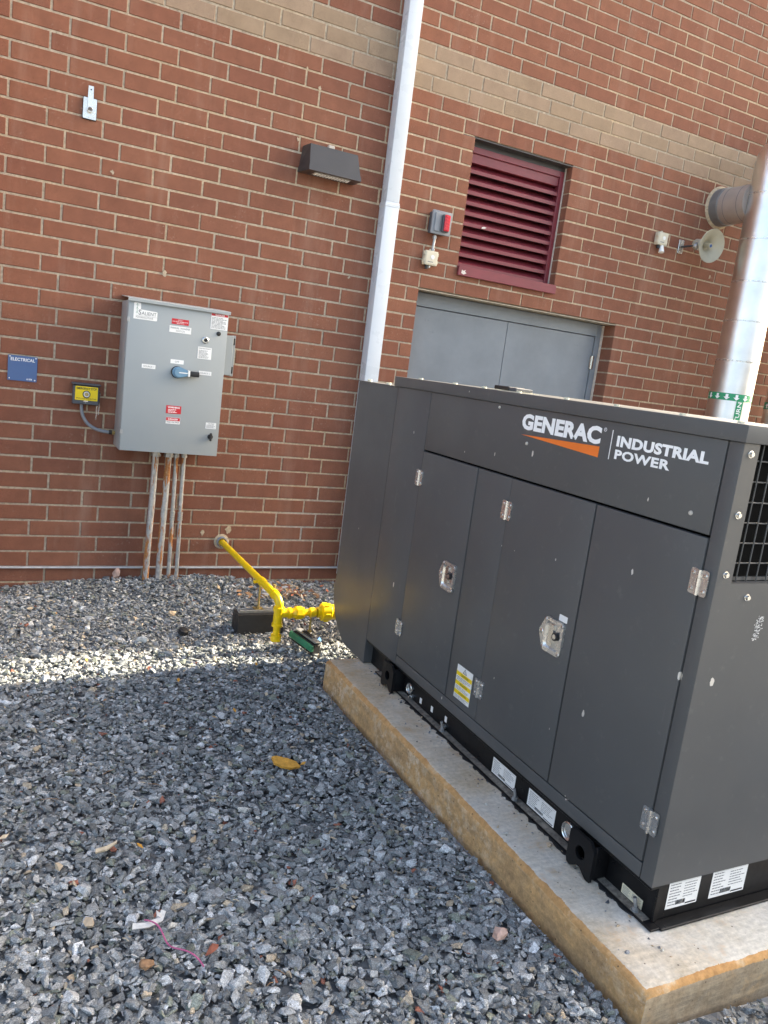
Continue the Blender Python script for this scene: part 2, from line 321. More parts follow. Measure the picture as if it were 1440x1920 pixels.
# ------------------------------------------------------------------ mesh helpers
WL = {}                                     # world location of every object origin
class MB:
    """collects shapes in world coordinates; build() links them as ONE mesh object"""
    def __init__(s): s.v = []; s.f = []; s.m = []; s.mats = []; s.sm = []
    def mi(s, mat):
        if mat not in s.mats: s.mats.append(mat)
        return s.mats.index(mat)
    def add(s, verts, faces, mat, smooth=False):
        b = len(s.v); k = s.mi(mat)
        s.v += [tuple(x) for x in verts]; s.f += [tuple(i + b for i in f) for f in faces]; s.m += [k] * len(faces); s.sm += [smooth] * len(faces)
        return s
    def bm(s, b, mat):
        b.verts.ensure_lookup_table(); b.verts.index_update()
        s.add([v.co[:] for v in b.verts], [[v.index for v in f.verts] for f in b.faces], mat); b.free(); return s
    def box(s, a, c, mat, bev=0.0, seg=1, rot=None):
        a, c_ = np.minimum(a, c).astype(float), np.maximum(a, c).astype(float)
        b = bmesh.new(); bmesh.ops.create_cube(b, size=1)
        d = c_ - a; ce = (c_ + a) / 2
        for v in b.verts: v.co = Vector((v.co.x * d[0], v.co.y * d[1], v.co.z * d[2]))
        if bev: bmesh.ops.bevel(b, geom=list(b.edges), offset=bev, segments=seg, affect='EDGES', profile=0.6)
        for v in b.verts:
            if rot is not None: v.co = rot @ v.co
            v.co += Vector(ce)
        return s.bm(b, mat)
    def tube(s, pts, r, mat, n=14, cap=True):
        pts = [Vector(p) for p in pts]; rs = r if isinstance(r, (list, tuple)) else [r] * len(pts)
        V = []; F = []; prev = None
        for i, p in enumerate(pts):
            d = (pts[min(i + 1, len(pts) - 1)] - pts[max(i - 1, 0)]).normalized()
            if prev is None:
                a = d.orthogonal().normalized()
            else:
                a = (prev - d * prev.dot(d)).normalized()
            prev = a; b = d.cross(a)
            for k in range(n):
                th = 2 * math.pi * k / n
                V.append(p + (a * math.cos(th) + b * math.sin(th)) * rs[i])
        for i in range(len(pts) - 1):
            for k in range(n):
                F.append((i * n + k, i * n + (k + 1) % n, (i + 1) * n + (k + 1) % n, (i + 1) * n + k))
        if cap:
            F.append(tuple(reversed(range(n)))); F.append(tuple(range((len(pts) - 1) * n, len(pts) * n)))
        return s.add(V, F, mat, n > 6)
    def cyl(s, a, b, r, mat, n=20, r2=None): return s.tube([a, b], [r, r if r2 is None else r2], mat, n)
    def hexp(s, a, b, r, mat): return s.tube([a, b], r, mat, 6)
    def lathe(s, o, axis, prof, mat, n=32):
        """prof: list of (distance along axis, radius)"""
        axis = Vector(axis).normalized(); a = axis.orthogonal().normalized(); b = axis.cross(a); o = Vector(o)
        V = [o + axis * h + (a * math.cos(2 * math.pi * k / n) + b * math.sin(2 * math.pi * k / n)) * r for h, r in prof for k in range(n)]
        F = [(i * n + k, i * n + (k + 1) % n, (i + 1) * n + (k + 1) % n, (i + 1) * n + k) for i in range(len(prof) - 1) for k in range(n)]
        return s.add(V, F, mat, True)
    def prism(s, poly, o, U, V, N, d0, d1, mat):
        """polygon in the (U,V) plane through o, extruded along N from d0 to d1"""
        o, U, V, N = (Vector(x) for x in (o, U, V, N)); k = len(poly)
        A = [o + U * p[0] + V * p[1] + N * d0 for p in poly]; B = [o + U * p[0] + V * p[1] + N * d1 for p in poly]
        F = [tuple(range(k))[::-1], tuple(range(k, 2 * k))] + [(i, (i + 1) % k, k + (i + 1) % k, k + i) for i in range(k)]
        return s.add(A + B, F, mat)
    def holed(s, outer, hole, o, U, V, N, d0, d1, mat):
        """plate with a hole: outer and hole are equally long point rings"""
        o, U, V, N = (Vector(x) for x in (o, U, V, N)); k = len(outer)
        P = lambda p, d: o + U * p[0] + V * p[1] + N * d
        Vv = [P(p, d0) for p in outer] + [P(p, d0) for p in hole] + [P(p, d1) for p in outer] + [P(p, d1) for p in hole]
        F = []
        for i in range(k):
            j = (i + 1) % k
            F += [(i, j, k + j, k + i), (2 * k + i, 3 * k + i, 3 * k + j, 2 * k + j), (i, 2 * k + i, 2 * k + j, j), (k + i, k + j, 3 * k + j, 3 * k + i)]
        return s.add(Vv, F, mat)
    def build(s, name, parent=None, angle=32, origin=None):
        me = bpy.data.meshes.new(name)
        V = np.array(s.v, float)
        if origin is None:
            lo, hi = V.min(0), V.max(0); origin = np.array([(lo[0] + hi[0]) / 2, (lo[1] + hi[1]) / 2, lo[2]])
        me.from_pydata((V - origin).tolist(), [], s.f)
        for k in s.mats: me.materials.append(MATS[k])
        me.polygons.foreach_set('material_index', s.m)
        b = bmesh.new(); b.from_mesh(me); bmesh.ops.recalc_face_normals(b, faces=b.faces); b.to_mesh(me); b.free()
        me.polygons.foreach_set('use_smooth', s.sm)
        me.set_sharp_from_angle(angle=R(angle)); me.update()
        o = bpy.data.objects.new(name, me); col.objects.link(o)
        WL[o.name] = Vector(origin)
        if parent is not None:
            o.parent = parent; o.location = Vector(origin) - WL[parent.name]
        else: o.location = origin
        return o

def tag(o, label, cat, group=None, kind=None):
    o['label'] = label; o['category'] = cat
    if group: o['group'] = group
    if kind: o['kind'] = kind
    return o
def empty(name, loc, label, cat, group=None):
    o = bpy.data.objects.new(name, None); col.objects.link(o); o.location = loc; o.empty_display_size = 0.1
    WL[o.name] = Vector(loc); return tag(o, label, cat, group)

_tc = {}
def text_outline(body, bold, space=1.0):
    key = (body, bold, space)
    if key not in _tc:
        cu = bpy.data.curves.new('t', 'FONT'); cu.body = body; cu.offset = bold; cu.resolution_u = 3; cu.space_character = space; cu.align_x = 'CENTER'
        ob = bpy.data.objects.new('t', cu); col.objects.link(ob)
        bpy.context.view_layer.update()
        me = bpy.data.meshes.new_from_object(ob.evaluated_get(bpy.context.evaluated_depsgraph_get()))
        V = np.array([v.co[:2] for v in me.vertices]); F = [tuple(p.vertices) for p in me.polygons]
        bpy.data.objects.remove(ob); bpy.data.curves.remove(cu); bpy.data.meshes.remove(me)
        lo, hi = V.min(0), V.max(0); _tc[key] = ((V - lo) / (hi - lo), F, (hi - lo)[0] / (hi - lo)[1])
    return _tc[key]
WALL = ((1, 0, 0), (0, 0, 1), (0, -1, 0))          # U, V, N of things facing -Y
SIDE = ((0, -1, 0), (0, 0, 1), (-1, 0, 0))         # facing -X
def put_text(mb, body, o, basis, x0, x1, z0, z1, mat, eps=0.0006, bold=0.0, space=1.0):
    """o: point of the plane; x0..x1 along U, z0..z1 along V relative to o"""
    V, F, _ = text_outline(body, bold, space); U, W, N = (Vector(x) for x in basis); o = Vector(o)
    mb.add([o + U * (x0 + (x1 - x0) * p[0]) + W * (z0 + (z1 - z0) * p[1]) + N * eps for p in V], F, mat)
def rect(mb, o, basis, x0, x1, z0, z1, mat, d0=0.0, d1=0.0008):
    mb.prism([(x0, z0), (x1, z0), (x1, z1), (x0, z1)], o, *basis, d0, d1, mat)
def rr_poly(x0, x1, z0, z1, r, n=5):
    P = []
    for cx, cz, a in ((x1 - r, z1 - r, 0), (x0 + r, z1 - r, 90), (x0 + r, z0 + r, 180), (x1 - r, z0 + r, 270)):
        P += [(cx + r * math.cos(R(a + 90 * i / n)), cz + r * math.sin(R(a + 90 * i / n))) for i in range(n + 1)]
    return P
def lines(mb, o, basis, x0, x1, z0, z1, n, mat='grey_print', fill=0.45, eps=0.0006, seed=0, words=True):
    """rows of small print, too fine to read, as broken strokes"""
    rd = random.Random(seed); p = (z1 - z0) / n
    for i in range(n):
        z = z1 - p * (i + 0.5); x = x0; end = x0 + (x1 - x0) * rd.uniform(0.65, 1.0)
        while x < end - 1e-4:
            l = min(end - x, (x1 - x0) * (rd.uniform(0.08, 0.25) if words else 1)); rect(mb, o, basis, x, x + l, z - p * fill / 2, z + p * fill / 2, mat, eps, eps + 0.0002)
            x += l + (x1 - x0) * 0.03
def label_plate(parent, o, basis, x0, x1, z0, z1, mat, d=0.0012, r=0.0, name='label'):
    mb = MB()
    if r: mb.prism(rr_poly(x0, x1, z0, z1, r), o, *basis, 0.0002, d, mat)
    else: rect(mb, o, basis, x0, x1, z0, z1, mat, 0.0002, d)
    return mb.build(name, parent)

def project(P):
    q = (np.asarray(P, float) - CAM_POS) @ CAM_R.T
    return np.stack([720 + FPX * q[..., 0] / q[..., 2], 960 + FPX * q[..., 1] / q[..., 2]], -1)

# ------------------------------------------------------------------ ground
def gz(x, y):
    z = -0.118 + 0.062 * np.exp(-((x - 1.0) / 0.75) ** 2 - (np.minimum(y, 0) / 0.33) ** 2)
    z = z - 0.035 * np.exp(-((x + 0.6) / 0.45) ** 2 - (np.minimum(y, 0) / 0.5) ** 2)
    z = z + 0.035 * np.exp(-((x - 1.25) / 0.35) ** 2 - ((y + 4.05) / 0.5) ** 2) - 0.02 * np.exp(-((x - 1.3) / 0.3) ** 2 - ((y + 2.1) / 0.4) ** 2)
    z = z + 0.007 * np.sin(3.1 * x + 1.3 * y) * np.cos(2.3 * y - 0.8 * x) + 0.004 * np.sin(7.3 * x - 5.1 * y)
    k = np.exp(-(np.maximum(np.abs(x - 0.5) - 3.5, 0)) ** 2) * np.exp(-(np.maximum(np.abs(y + 3) - 3.5, 0)) ** 2)
    return -0.12 + (z + 0.12) * k
xs = np.concatenate([[-600, -150, -50, -20, -9, -5], np.arange(-3.2, 4.01, 0.08), [5, 7, 12, 25, 60, 150, 600]])
ys = np.concatenate([[-600, -150, -60, -25, -12, -8], np.arange(-6.4, 0.81, 0.08), [3, 9, 20, 60, 150, 600]])
X, Y = np.meshgrid(xs, ys); Z = gz(X, Y) - 0.022
nx, ny = len(xs), len(ys)
me = bpy.data.meshes.new('ground')
idx = np.arange(nx * ny).reshape(ny, nx)
F = np.stack([idx[:-1, :-1], idx[:-1, 1:], idx[1:, 1:], idx[1:, :-1]], -1).reshape(-1, 4)
me.from_pydata(np.stack([X, Y, Z], -1).reshape(-1, 3).tolist(), [], F.tolist()); me.materials.append(MATS['gravel_bed'])
gnd = bpy.data.objects.new('ground', me); col.objects.link(gnd); gnd['kind'] = 'structure'; gnd['label'] = 'dark gravel ground running out to the horizon'

pv = MB(); pv.box((-45, -40, -0.5), (45, -7.2, -0.085), 'paving'); pvo = pv.build('bounce_pavement'); pvo['kind'] = 'structure'; pvo['label'] = 'unseen gray asphalt drive added for its bounce light on the facade'  # unseen slab added behind the camera, tone set for the light it bounces
# ------------------------------------------------------------------ brick wall
BX, CZ, JT = 0.3048, 0.1016, 0.0125
WTOP = 52 * CZ
LV = (2.842, 3.750, 23 * CZ, 32 * CZ)          # louvre opening x0 x1 z0 z1
DR = (2.540, 4.452, -0.5, 21 * CZ)             # door opening
DUCT = (5.355, 3.262, 0.165)
wall = empty('brick_wall', (2.3, 0.15, -0.4), 'tall red brick wall with a tan brick band behind the generator', 'wall')
mb = MB()
e = 0.005
def slab(x0, x1, z0, z1): mb.box((x0, 0.0045, z0), (x1, 0.34, z1), 'mortar')
x0w, x1w = -9.0, 16.0
slab(x0w, DR[0] - e, -0.6, WTOP)
slab(DR[0] - e, LV[0] - e, DR[3] + e, WTOP)
slab(LV[0] - e, LV[1] + e, DR[3] + e, LV[2] - e); slab(LV[0] - e, LV[1] + e, LV[3] + e, WTOP)
slab(LV[1] + e, DR[1] + e, DR[3] + e, WTOP)
slab(DR[1] + e, x1w, -0.6, WTOP)
mb.build('mortar', wall)
b2 = MB(); b2.box((x0w, 0.36, -0.6), (x1w, 14.0, WTOP - 0.02), 'mortar'); b2.build('building_core', wall)

OCC = [[(672, 714), (745, 712), (1440, 790), (1440, 1920), (1190, 1920), (610, 1245), (640, 1215), (623, 1130)],
       [(228, 553), (432, 578), (410, 856), (213, 835)], [(755, 0), (797, 0), (712, 716), (680, 716)],
       [(556, 262), (678, 285), (662, 349), (550, 325)], [(0, 1085), (620, 1085), (620, 1920), (0, 1920)], [(1330, 240), (1440, 240), (1440, 760), (1320, 760)]]
def inside(p, poly):
    r = False; j = len(poly) - 1
    for i in range(len(poly)):
        if (poly[i][1] > p[1]) != (poly[j][1] > p[1]) and p[0] < (poly[j][0] - poly[i][0]) * (p[1] - poly[i][1]) / (poly[j][1] - poly[i][1]) + poly[i][0]: r = not r
        j = i
    return r
bricks = []                                     # x0 x1 z0 z1 depth tan
for k in range(-4, 52):
    z0, z1 = k * CZ + JT / 2, (k + 1) * CZ - JT / 2
    off = 0.0 if (k + 1) % 2 == 1 else BX / 3
    for i in range(-16, 40):
        a, b = off + i * BX + JT / 2, off + (i + 1) * BX - JT / 2
        if b < -4.6 or a > 11.8: continue
        segs = [(a, b, 0.092)]
        for op in (LV, DR):
            if z0 < op[3] - 0.02 and z1 > op[2] + 0.02:
                out = []
                for (p, q, d) in segs:
                    if q <= op[0] + 0.02 or p >= op[1] - 0.02:
                        dd = d
                        if abs(q - op[0]) < 0.02: q = op[0]
                        if abs(p - op[1]) < 0.02: p = op[1]; dd = 0.19
                        out.append((p, q, dd)); continue
                    if p < op[0] - 0.02: out.append((p, op[0], d))
                    if q > op[1] + 0.02: out.append((op[1], q, 0.19))
                segs = out
        for p, q, d in segs:
            if q - p > 0.02: bricks.append((p, q, z0, z1, d, 34 <= k <= 36))
score = []
for n_, (p, q, z0, z1, d, tn) in enumerate(bricks):
    c = project([[p, 0, z0], [q, 0, z0], [q, 0, z1], [p, 0, z1]])
    ctr = c.mean(0)
    ok = c[:, 0].min() > -8 and c[:, 0].max() < 1448 and c[:, 1].min() > -8 and c[:, 1].max() < 1900 and not any(inside(ctr, o) for o in OCC)
    ar = 0.5 * abs(np.dot(c[:, 0], np.roll(c[:, 1], 1)) - np.dot(c[:, 1], np.roll(c[:, 0], 1)))
    score.append(ar if ok else -1)
single = set(np.argsort(score)[::-1][:300].tolist())
def brick_geo(w_, h_, d, ch=0.0028):
    """front-chamfered brick centred on its front face; returns verts, faces"""
    x, z = w_ / 2, h_ / 2
    V = [(-x, d, -z), (x, d, -z), (x, d, z), (-x, d, z), (-x, ch, -z), (x, ch, -z), (x, ch, z), (-x, ch, z),
         (-x + ch, 0, -z + ch), (x - ch, 0, -z + ch), (x - ch, 0, z - ch), (-x + ch, 0, z - ch)]
    Fc = [(8, 9, 10, 11)] + [(4 + i, 4 + (i + 1) % 4, 8 + (i + 1) % 4, 8 + i) for i in range(4)] + [(i, (i + 1) % 4, 4 + (i + 1) % 4, 4 + i) for i in range(4)]
    return V, Fc
bmesh_cache = {}
rest = {False: MB(), True: MB()}
for n_, (p, q, z0, z1, d, tn) in enumerate(bricks):
    cx, cz = (p + q) / 2, (z0 + z1) / 2
    dy = random.uniform(-0.0012, 0.0012); tw = random.uniform(-0.004, 0.004); js = (random.uniform(-0.008, 0.008), random.uniform(-0.025, 0.025))
    if n_ in single:
        key = (round(q - p, 4), d, tn)
        if key not in bmesh_cache:
            V, Fc = brick_geo(q - p, z1 - z0, d); mm = bpy.data.meshes.new('brick'); mm.from_pydata(V, [], Fc); mm.materials.append(MATS['tan_brick' if tn else 'red_brick']); mm.update()
            bmesh_cache[key] = mm
        o = bpy.data.objects.new('brick', bmesh_cache[key]); col.objects.link(o); o.parent = wall
        o.location = Vector((cx, dy, cz)) - WL[wall.name]; o.rotation_euler = (random.uniform(-0.006, 0.006), tw * 0.6, tw); o.scale = (1 + js[0], 1, 1 + js[1])
    else:
        V, Fc = brick_geo(q - p, z1 - z0, d)
        rest[tn].add([(cx + x * (1 + js[0]), dy + y + x * tw, cz + z * (1 + js[1]) + x * tw * 0.6) for x, y, z in V], Fc, 'tan_brick' if tn else 'red_brick')
for tn, nm in ((False, 'brickwork'), (True, 'band_brickwork')):
    o = rest[tn].build(nm, wall, angle=20); o['kind'] = 'stuff'
y0l = 0.075
# mortar daubs left on the brick faces
rd = random.Random(77)
for x_, z_, r_ in ((1.523, 3.359, 0.010), (1.624, 3.263, 0.014), (1.832, 3.343, 0.011), (1.513, 2.92, 0.014), (5.419, 2.68, 0.018), (5.076, 2.442, 0.014), (0.72, 1.93, 0.018), (1.98, 2.12, 0.016), (0.37, 2.47, 0.014), (1.10, 0.25, 0.02), (1.28, 0.27, 0.03)):
    n = 11; P = [(r_ * rd.uniform(0.25, 1.0) * math.cos(2 * math.pi * k / n), r_ * rd.uniform(0.4, 1.5) * math.sin(2 * math.pi * k / n)) for k in range(n)]
    f = MB(); f.prism(P, (x_, -0.0022, z_), *WALL, 0.0, 0.0014, 'mortar'); f.build('mortar_daub', wall)
# flashing strip at the foot of the wall, lintels, sealant
f = MB(); f.box((-4.5, -0.019, -0.006), (DR[0] - 0.002, 0.01, 0.0035), 'flashing_metal', 0.001); f.box((DR[1] + 0.002, -0.019, -0.006), (11, 0.01, 0.0035), 'flashing_metal', 0.001); f.build('flashing', wall)
f = MB(); f.box((DR[0] - 0.1, 0.004, DR[3] - 0.009), (DR[1] + 0.1, 0.13, DR[3] - 0.001), 'lintel_steel'); f.build('lintel', wall)
f = MB(); f.box((LV[0] - 0.1, 0.004, LV[3] - 0.008), (LV[1] + 0.1, 0.20, LV[3] - 0.001), 'bronze_paint'); f.box((LV[0] + 0.001, y0l + 0.005, LV[3] - 0.040), (LV[1] - 0.001, y0l + 0.1, LV[3] - 0.0085), 'bronze_paint'); f.build('lintel', wall)

# return wall of the building just left of the picture
wing = empty('return_wall', (-1.6, -0.2, -0.4), 'brick return wall standing out at the left end of the facade', 'wall')
f = MB(); f.box((-9.0, -0.386, -0.6), (-0.560, 0.0, WTOP), 'mortar'); f.build('mortar', wing)
f = MB()
for k in range(-3, 52):
    z0, z1 = k * CZ + JT / 2, (k + 1) * CZ - JT / 2
    for i in range(-1, 5):
        a, b = -0.390 + (BX / 3 if k % 2 else 0) + (i * BX) + JT / 2, -0.390 + (BX / 3 if k % 2 else 0) + (i + 1) * BX - JT / 2
        a, b = max(a, -0.390), min(b, -0.012)
        if b - a < 0.02: continue
        V, Fc = brick_geo(b - a, z1 - z0, 0.09)
        f.add([(-0.5555 - y, (a + b) / 2 + x, (z0 + z1) / 2 + z) for x, y, z in V], Fc, 'tan_brick' if 34 <= k <= 36 else 'red_brick')
    for i in range(0, 14):
        b = -0.56 - (BX / 3 if k % 2 else 0) - i * BX; a = b - BX + JT
        V, Fc = brick_geo(b - a, z1 - z0, 0.09)
        f.add([((a + b) / 2 + x, -0.3905 + y, (z0 + z1) / 2 + z) for x, y, z in V], Fc, 'tan_brick' if 34 <= k <= 36 else 'red_brick')
o = f.build('brickwork', wing); o['kind'] = 'stuff'

# ------------------------------------------------------------------ louvre
lv = empty('wall_louver', (3.296, 0.09, LV[2]), 'dark red slatted metal louver above the gray doors', 'louver')
x0, x1, z0, z1 = LV
y0 = 0.075
f = MB()
f.box((x0 + 0.004, y0, z0), (x0 + 0.042, y0 + 0.10, z1 - 0.040), 'burgundy_paint', 0.002)
f.box((x1 - 0.050, y0, z0), (x1 - 0.012, y0 + 0.10, z1 - 0.040), 'burgundy_paint', 0.002)
f.box((x0 + 0.0425, y0 + 0.001, z1 - 0.084), (x1 - 0.0505, y0 + 0.10, z1 - 0.041), 'burgundy_paint', 0.002)
f.box((x0 + 0.0425, y0 + 0.015, z1 - 0.150), (x1 - 0.0505, y0 + 0.10, z1 - 0.0845), 'burgundy_paint', 0.002)
f.build('frame', lv)
f = MB(); f.box((x0 + 0.01, y0 + 0.13, z0), (x1 - 0.01, y0 + 0.14, z1 - 0.01), 'burgundy_dark'); f.build('back_screen', lv)
f = MB(); f.box((x0 - 0.004, -0.030, z0 - 0.062), (x1 + 0.002, -0.006, z0 - 0.001), 'burgundy_paint', 0.002); f.box((x0 + 0.002, -0.0295, z0 - 0.012), (x1 - 0.004, y0 + 0.10, z0 + 0.006), 'burgundy_paint', 0.002); f.build('sill', lv)
f = MB(); f.box((x1 - 0.0115, y0 - 0.004, z0), (x1 - 0.001, y0 + 0.01, z1 - 0.01), 'putty'); f.build('sealant', lv)
nb = 10; zt = z1 - 0.153; zb = z0 + 0.012; sp = (zt - zb) / nb
for i in range(nb):
    zz = zb + sp * i + 0.004
    prof = [(0.0, 0.0), (0.006, 0.0), (0.0065, 0.024), (0.085, 0.024 + 0.058), (0.085, 0.024 + 0.060), (0.004, 0.028), (0.0, 0.026)]
    f = MB(); f.prism(prof, (0, y0 + 0.006, zz), (0, 1, 0), (0, 0, 1), (1, 0, 0), x0 + 0.043, x1 - 0.051, 'burgundy_paint'); f.build('slat', lv, angle=15)
f = MB(); f.prism([(0, 0), (0.03, 0.004), (0.045, 0.015), (0.02, 0.018), (0.005, 0.012)], (x0 + 0.20, y0 - 0.004, zb + 4 * sp + 0.005), *WALL, 0, 0.004, 'white_shell'); f.build('paper_scrap', lv)
f = MB(); f.prism([(0, 0), (0.02, -0.008), (0.045, 0.004), (0.03, 0.014), (0.036, 0.026), (0.018, 0.018), (0.004, 0.024)], (x0 + 0.02, -0.030, z0 - 0.045), *WALL, 0.0002, 0.0012, 'white_shell'); f.build('paint_splash', lv)

# ------------------------------------------------------------------ double door
dd = empty('double_door', (3.49, 0.15, -0.1), 'gray painted steel double door recessed in the brick wall', 'door')
yd = 0.150; xl, xr, zt = DR[0] + 0.012, DR[1] - 0.022, DR[3] - 0.012
f = MB()
f.box((xl, yd - 0.012, -0.12), (xl + 0.052, yd + 0.1, zt), 'door_grey_paint', 0.002)
f.box((xr - 0.052, yd - 0.012, -0.12), (xr, yd + 0.1, zt), 'door_grey_paint', 0.002)
f.box((xl + 0.0525, yd - 0.011, zt - 0.100), (xr - 0.0525, yd + 0.1, zt - 0.0005), 'door_grey_paint', 0.002); f.build('frame', dd)
f = MB(); f.box((xr + 0.0005, yd - 0.016, -0.12), (xr + 0.022, yd + 0.05, zt), 'putty'); f.build('sealant', dd)
f = MB(); f.box((xl + 0.01, yd + 0.102, -0.12), (xr - 0.01, yd + 0.12, zt - 0.01), 'gap_black'); f.build('backing', dd)
xm = 3.468; zl = zt - 0.105
for a, b in ((xl + 0.056, xm - 0.002), (xm + 0.002, xr - 0.056)):
    f = MB(); f.box((a, yd, -0.10), (b, yd + 0.045, zl), 'door_grey_paint', 0.002)
    leaf = f.build('door_leaf', dd)
    for sx_, sz_ in ((0.11, 0.09), (0.135, 0.09), (0.16, 0.17), (0.185, 0.17)):
        xx = a + sx_ if a < xm - 0.1 else b - 0.30 + sx_
        g = MB(); g.cyl((xx, yd - 0.0015, zl - sz_), (xx, yd + 0.002, zl - sz_), 0.008, 'door_grey_paint', 12); g.build('screw', leaf)
f = MB(); zc = 1.80
f.cyl((xr - 0.054, yd - 0.014, zc - 0.057), (xr - 0.054, yd - 0.014, zc + 0.057), 0.0085, 'steel_bright', 12)
f.box((xr - 0.075, yd - 0.004, zc - 0.055), (xr - 0.033, yd - 0.0135, zc + 0.055), 'steel_bright'); f.build('hinge', dd)

# ------------------------------------------------------------------ downspout
ds = empty('downspout', (2.2, -0.05, 0.0), 'pale gray rectangular metal downspout running up the brick wall', 'downspout')
f = MB(); f.box((2.146, -0.104, -0.05), (2.253, -0.004, 2.655), 'downspout_paint', 0.004, 2); f.build('pipe_section', ds)
f = MB(); f.box((2.149, -0.101, 2.6555), (2.250, -0.006, WTOP), 'downspout_paint', 0.004, 2); f.build('pipe_section', ds)
f = MB(); f.box((2.1435, -0.1065, 2.62), (2.2555, -0.003, 2.640), 'downspout_paint', 0.002); f.build('strap', ds)

# ------------------------------------------------------------------ wall pack light
wp = empty('wall_light', (1.73, 0, 2.715), 'dark bronze wedge-shaped wall light left of the downspout', 'wall light')
xa, xb, zb, zt = 1.528, 1.925, 2.722, 2.890
dB, dT = 0.148, 0.112
def frus(mbx, s0, s1, ins):
    # s = 0 bottom, 1 top
    def ring(s_, off):
        xi = 0.020 * s_; d = dB + (dT - dB) * s_
        z = zb + (zt - zb) * s_
        return [(xa + xi + off, -0.001, z), (xa + 0.030 + xi * 0.2 + off, -d + off, z), (xb - xi * 1.3 - off, -d + off, z), (xb - xi * 0.7 - off + 0.004, -0.001, z)]
    A, B = ring(s0, ins), ring(s1, ins)
    mbx.add(A + B, [(0, 1, 2, 3), (7, 6, 5, 4)] + [(i, 4 + i, 4 + (i + 1) % 4, (i + 1) % 4) for i in range(4)], 'bronze_paint')
f = MB(); frus(f, 0.205, 1.0, 0.0); f.build('housing', wp, angle=20)
f = MB(); frus(f, 0.0, 0.2, -0.0030); f.build('door_frame', wp, angle=20)
f = MB(); f.box((xa + 0.085, -0.112, zb - 0.003), (xb - 0.060, -0.040, zb + 0.0002), 'lens_plastic'); ln = f.build('led_panel', wp)
f = MB()
for i in range(12):
    for j in range(3):
        f.lathe((xa + 0.10 + i * 0.0208, -0.096 + j * 0.021, zb - 0.003), (0, 0, -1), [(0, 0.007), (0.004, 0.006), (0.006, 0.0)], 'white_plastic', 8)
f.build('led_lens', ln)
f = MB(); f.box((1.700, -0.050, zt + 0.0005), (1.775, -0.006, zt + 0.008), 'putty', 0.002); f.box((1.712, -0.040, zt + 0.0085), (1.758, -0.008, zt + 0.038), 'putty', 0.004); f.build('conduit_fitting', wp)

# ------------------------------------------------------------------ gate-switch plate, top left
ks = empty('key_switch', (0.228, 0, 2.73), 'small brushed metal key switch plate high on the left wall', 'switch plate')
f = MB(); f.prism(rr_poly(0.188, 0.266, 2.728, 2.848, 0.004), (0, 0, 0), *WALL, 0.0005, 0.010, 'rubber_black'); f.build('gasket', ks)
f = MB(); f.prism(rr_poly(0.190, 0.264, 2.731, 2.846, 0.004), (0, 0, 0), *WALL, 0.0105, 0.014, 'stainless'); pl = f.build('plate', ks)
for z_ in (2.742, 2.835): g = MB(); g.lathe((0.227, -0.014, z_), (0, -1, 0), [(0, 0.005), (0.002, 0.004), (0.0025, 0)], 'steel_bright', 10); g.build('screw', pl)
f = MB(); f.cyl((0.227, -0.0145, 2.782), (0.227, -0.040, 2.782), 0.016, 'stainless'); f.cyl((0.227, -0.0405, 2.782), (0.227, -0.046, 2.776), 0.012, 'galvanised'); f.build('lock_barrel', ks)
f = MB(); f.prism([(-0.013, -0.05), (0.013, -0.05), (0.016, 0.0), (0.014, 0.075), (-0.014, 0.075), (-0.016, 0.0)], (0.228, -0.020, 2.835), *WALL, 0, 0.002, 'stainless'); f.cyl((0.228, -0.0225, 2.89), (0.228, -0.024, 2.89), 0.004, 'gap_black', 10); f.build('flip_cover', ks)

# ------------------------------------------------------------------ ELECTRICAL sign
sg = empty('room_sign', (-0.073, 0, 1.17), 'square blue sign reading ELECTRICAL left of the yellow stop button', 'sign')
f = MB(); f.prism(rr_poly(-0.153, 0.008, 1.170, 1.320, 0.002), (0, 0, 0), *WALL, 0.0015, 0.005, 'blue_sign'); sp_ = f.build('plate', sg)
f = MB(); put_text(f, 'ELECTRICAL', (0, -0.005, 0), WALL, -0.138, -0.006, 1.288, 1.307, 'white_print', bold=0.012)
f.build('lettering', sg); f = MB(); put_text(f, 'A184', (0, -0.005, 0), WALL, -0.050, -0.018, 1.178, 1.189, 'white_print', bold=0.01); f.build('lettering', sg)
for x_, z_ in ((-0.143, 1.312), (-0.001, 1.312), (-0.143, 1.182), (-0.003, 1.180)):
    g = MB(); g.lathe((x_, -0.005, z_), (0, -1, 0), [(0, 0.0042), (0.0018, 0.003), (0.002, 0)], 'white_plastic', 10); g.build('screw', sg)

# ------------------------------------------------------------------ emergency stop station
es = empty('emergency_stop', (0.29, 0, 1.06), 'yellow emergency stop button box beside the gray cabinet', 'stop button')
f = MB(); f.box((0.212, -0.055, 1.066), (0.366, -0.002, 1.183), 'dark_grey_plastic', 0.004); f.build('housing', es)
f = MB(); f.box((0.205, -0.068, 1.186), (0.373, -0.002, 1.197), 'dark_grey_plastic', 0.003); f.build('hood', es)
o_ = (0, -0.0552, 0)
f = MB(); f.prism(rr_poly(0.226, 0.358, 1.092, 1.178, 0.004), o_, *WALL, 0.0, 0.003, 'yellow_print'); f.build('face_plate', es)
o_ = (0, -0.0584, 0)
f = MB(); put_text(f, 'EMERGENCY STOP', o_, WALL, 0.234, 0.350, 1.158, 1.172, 'black_print', bold=0.02); f.build('lettering', es); f = MB(); put_text(f, 'BREAK GLASS PUSH BUTTON', o_, WALL, 0.234, 0.350, 1.100, 1.107, 'black_print', bold=0.01); f.build('lettering', es)
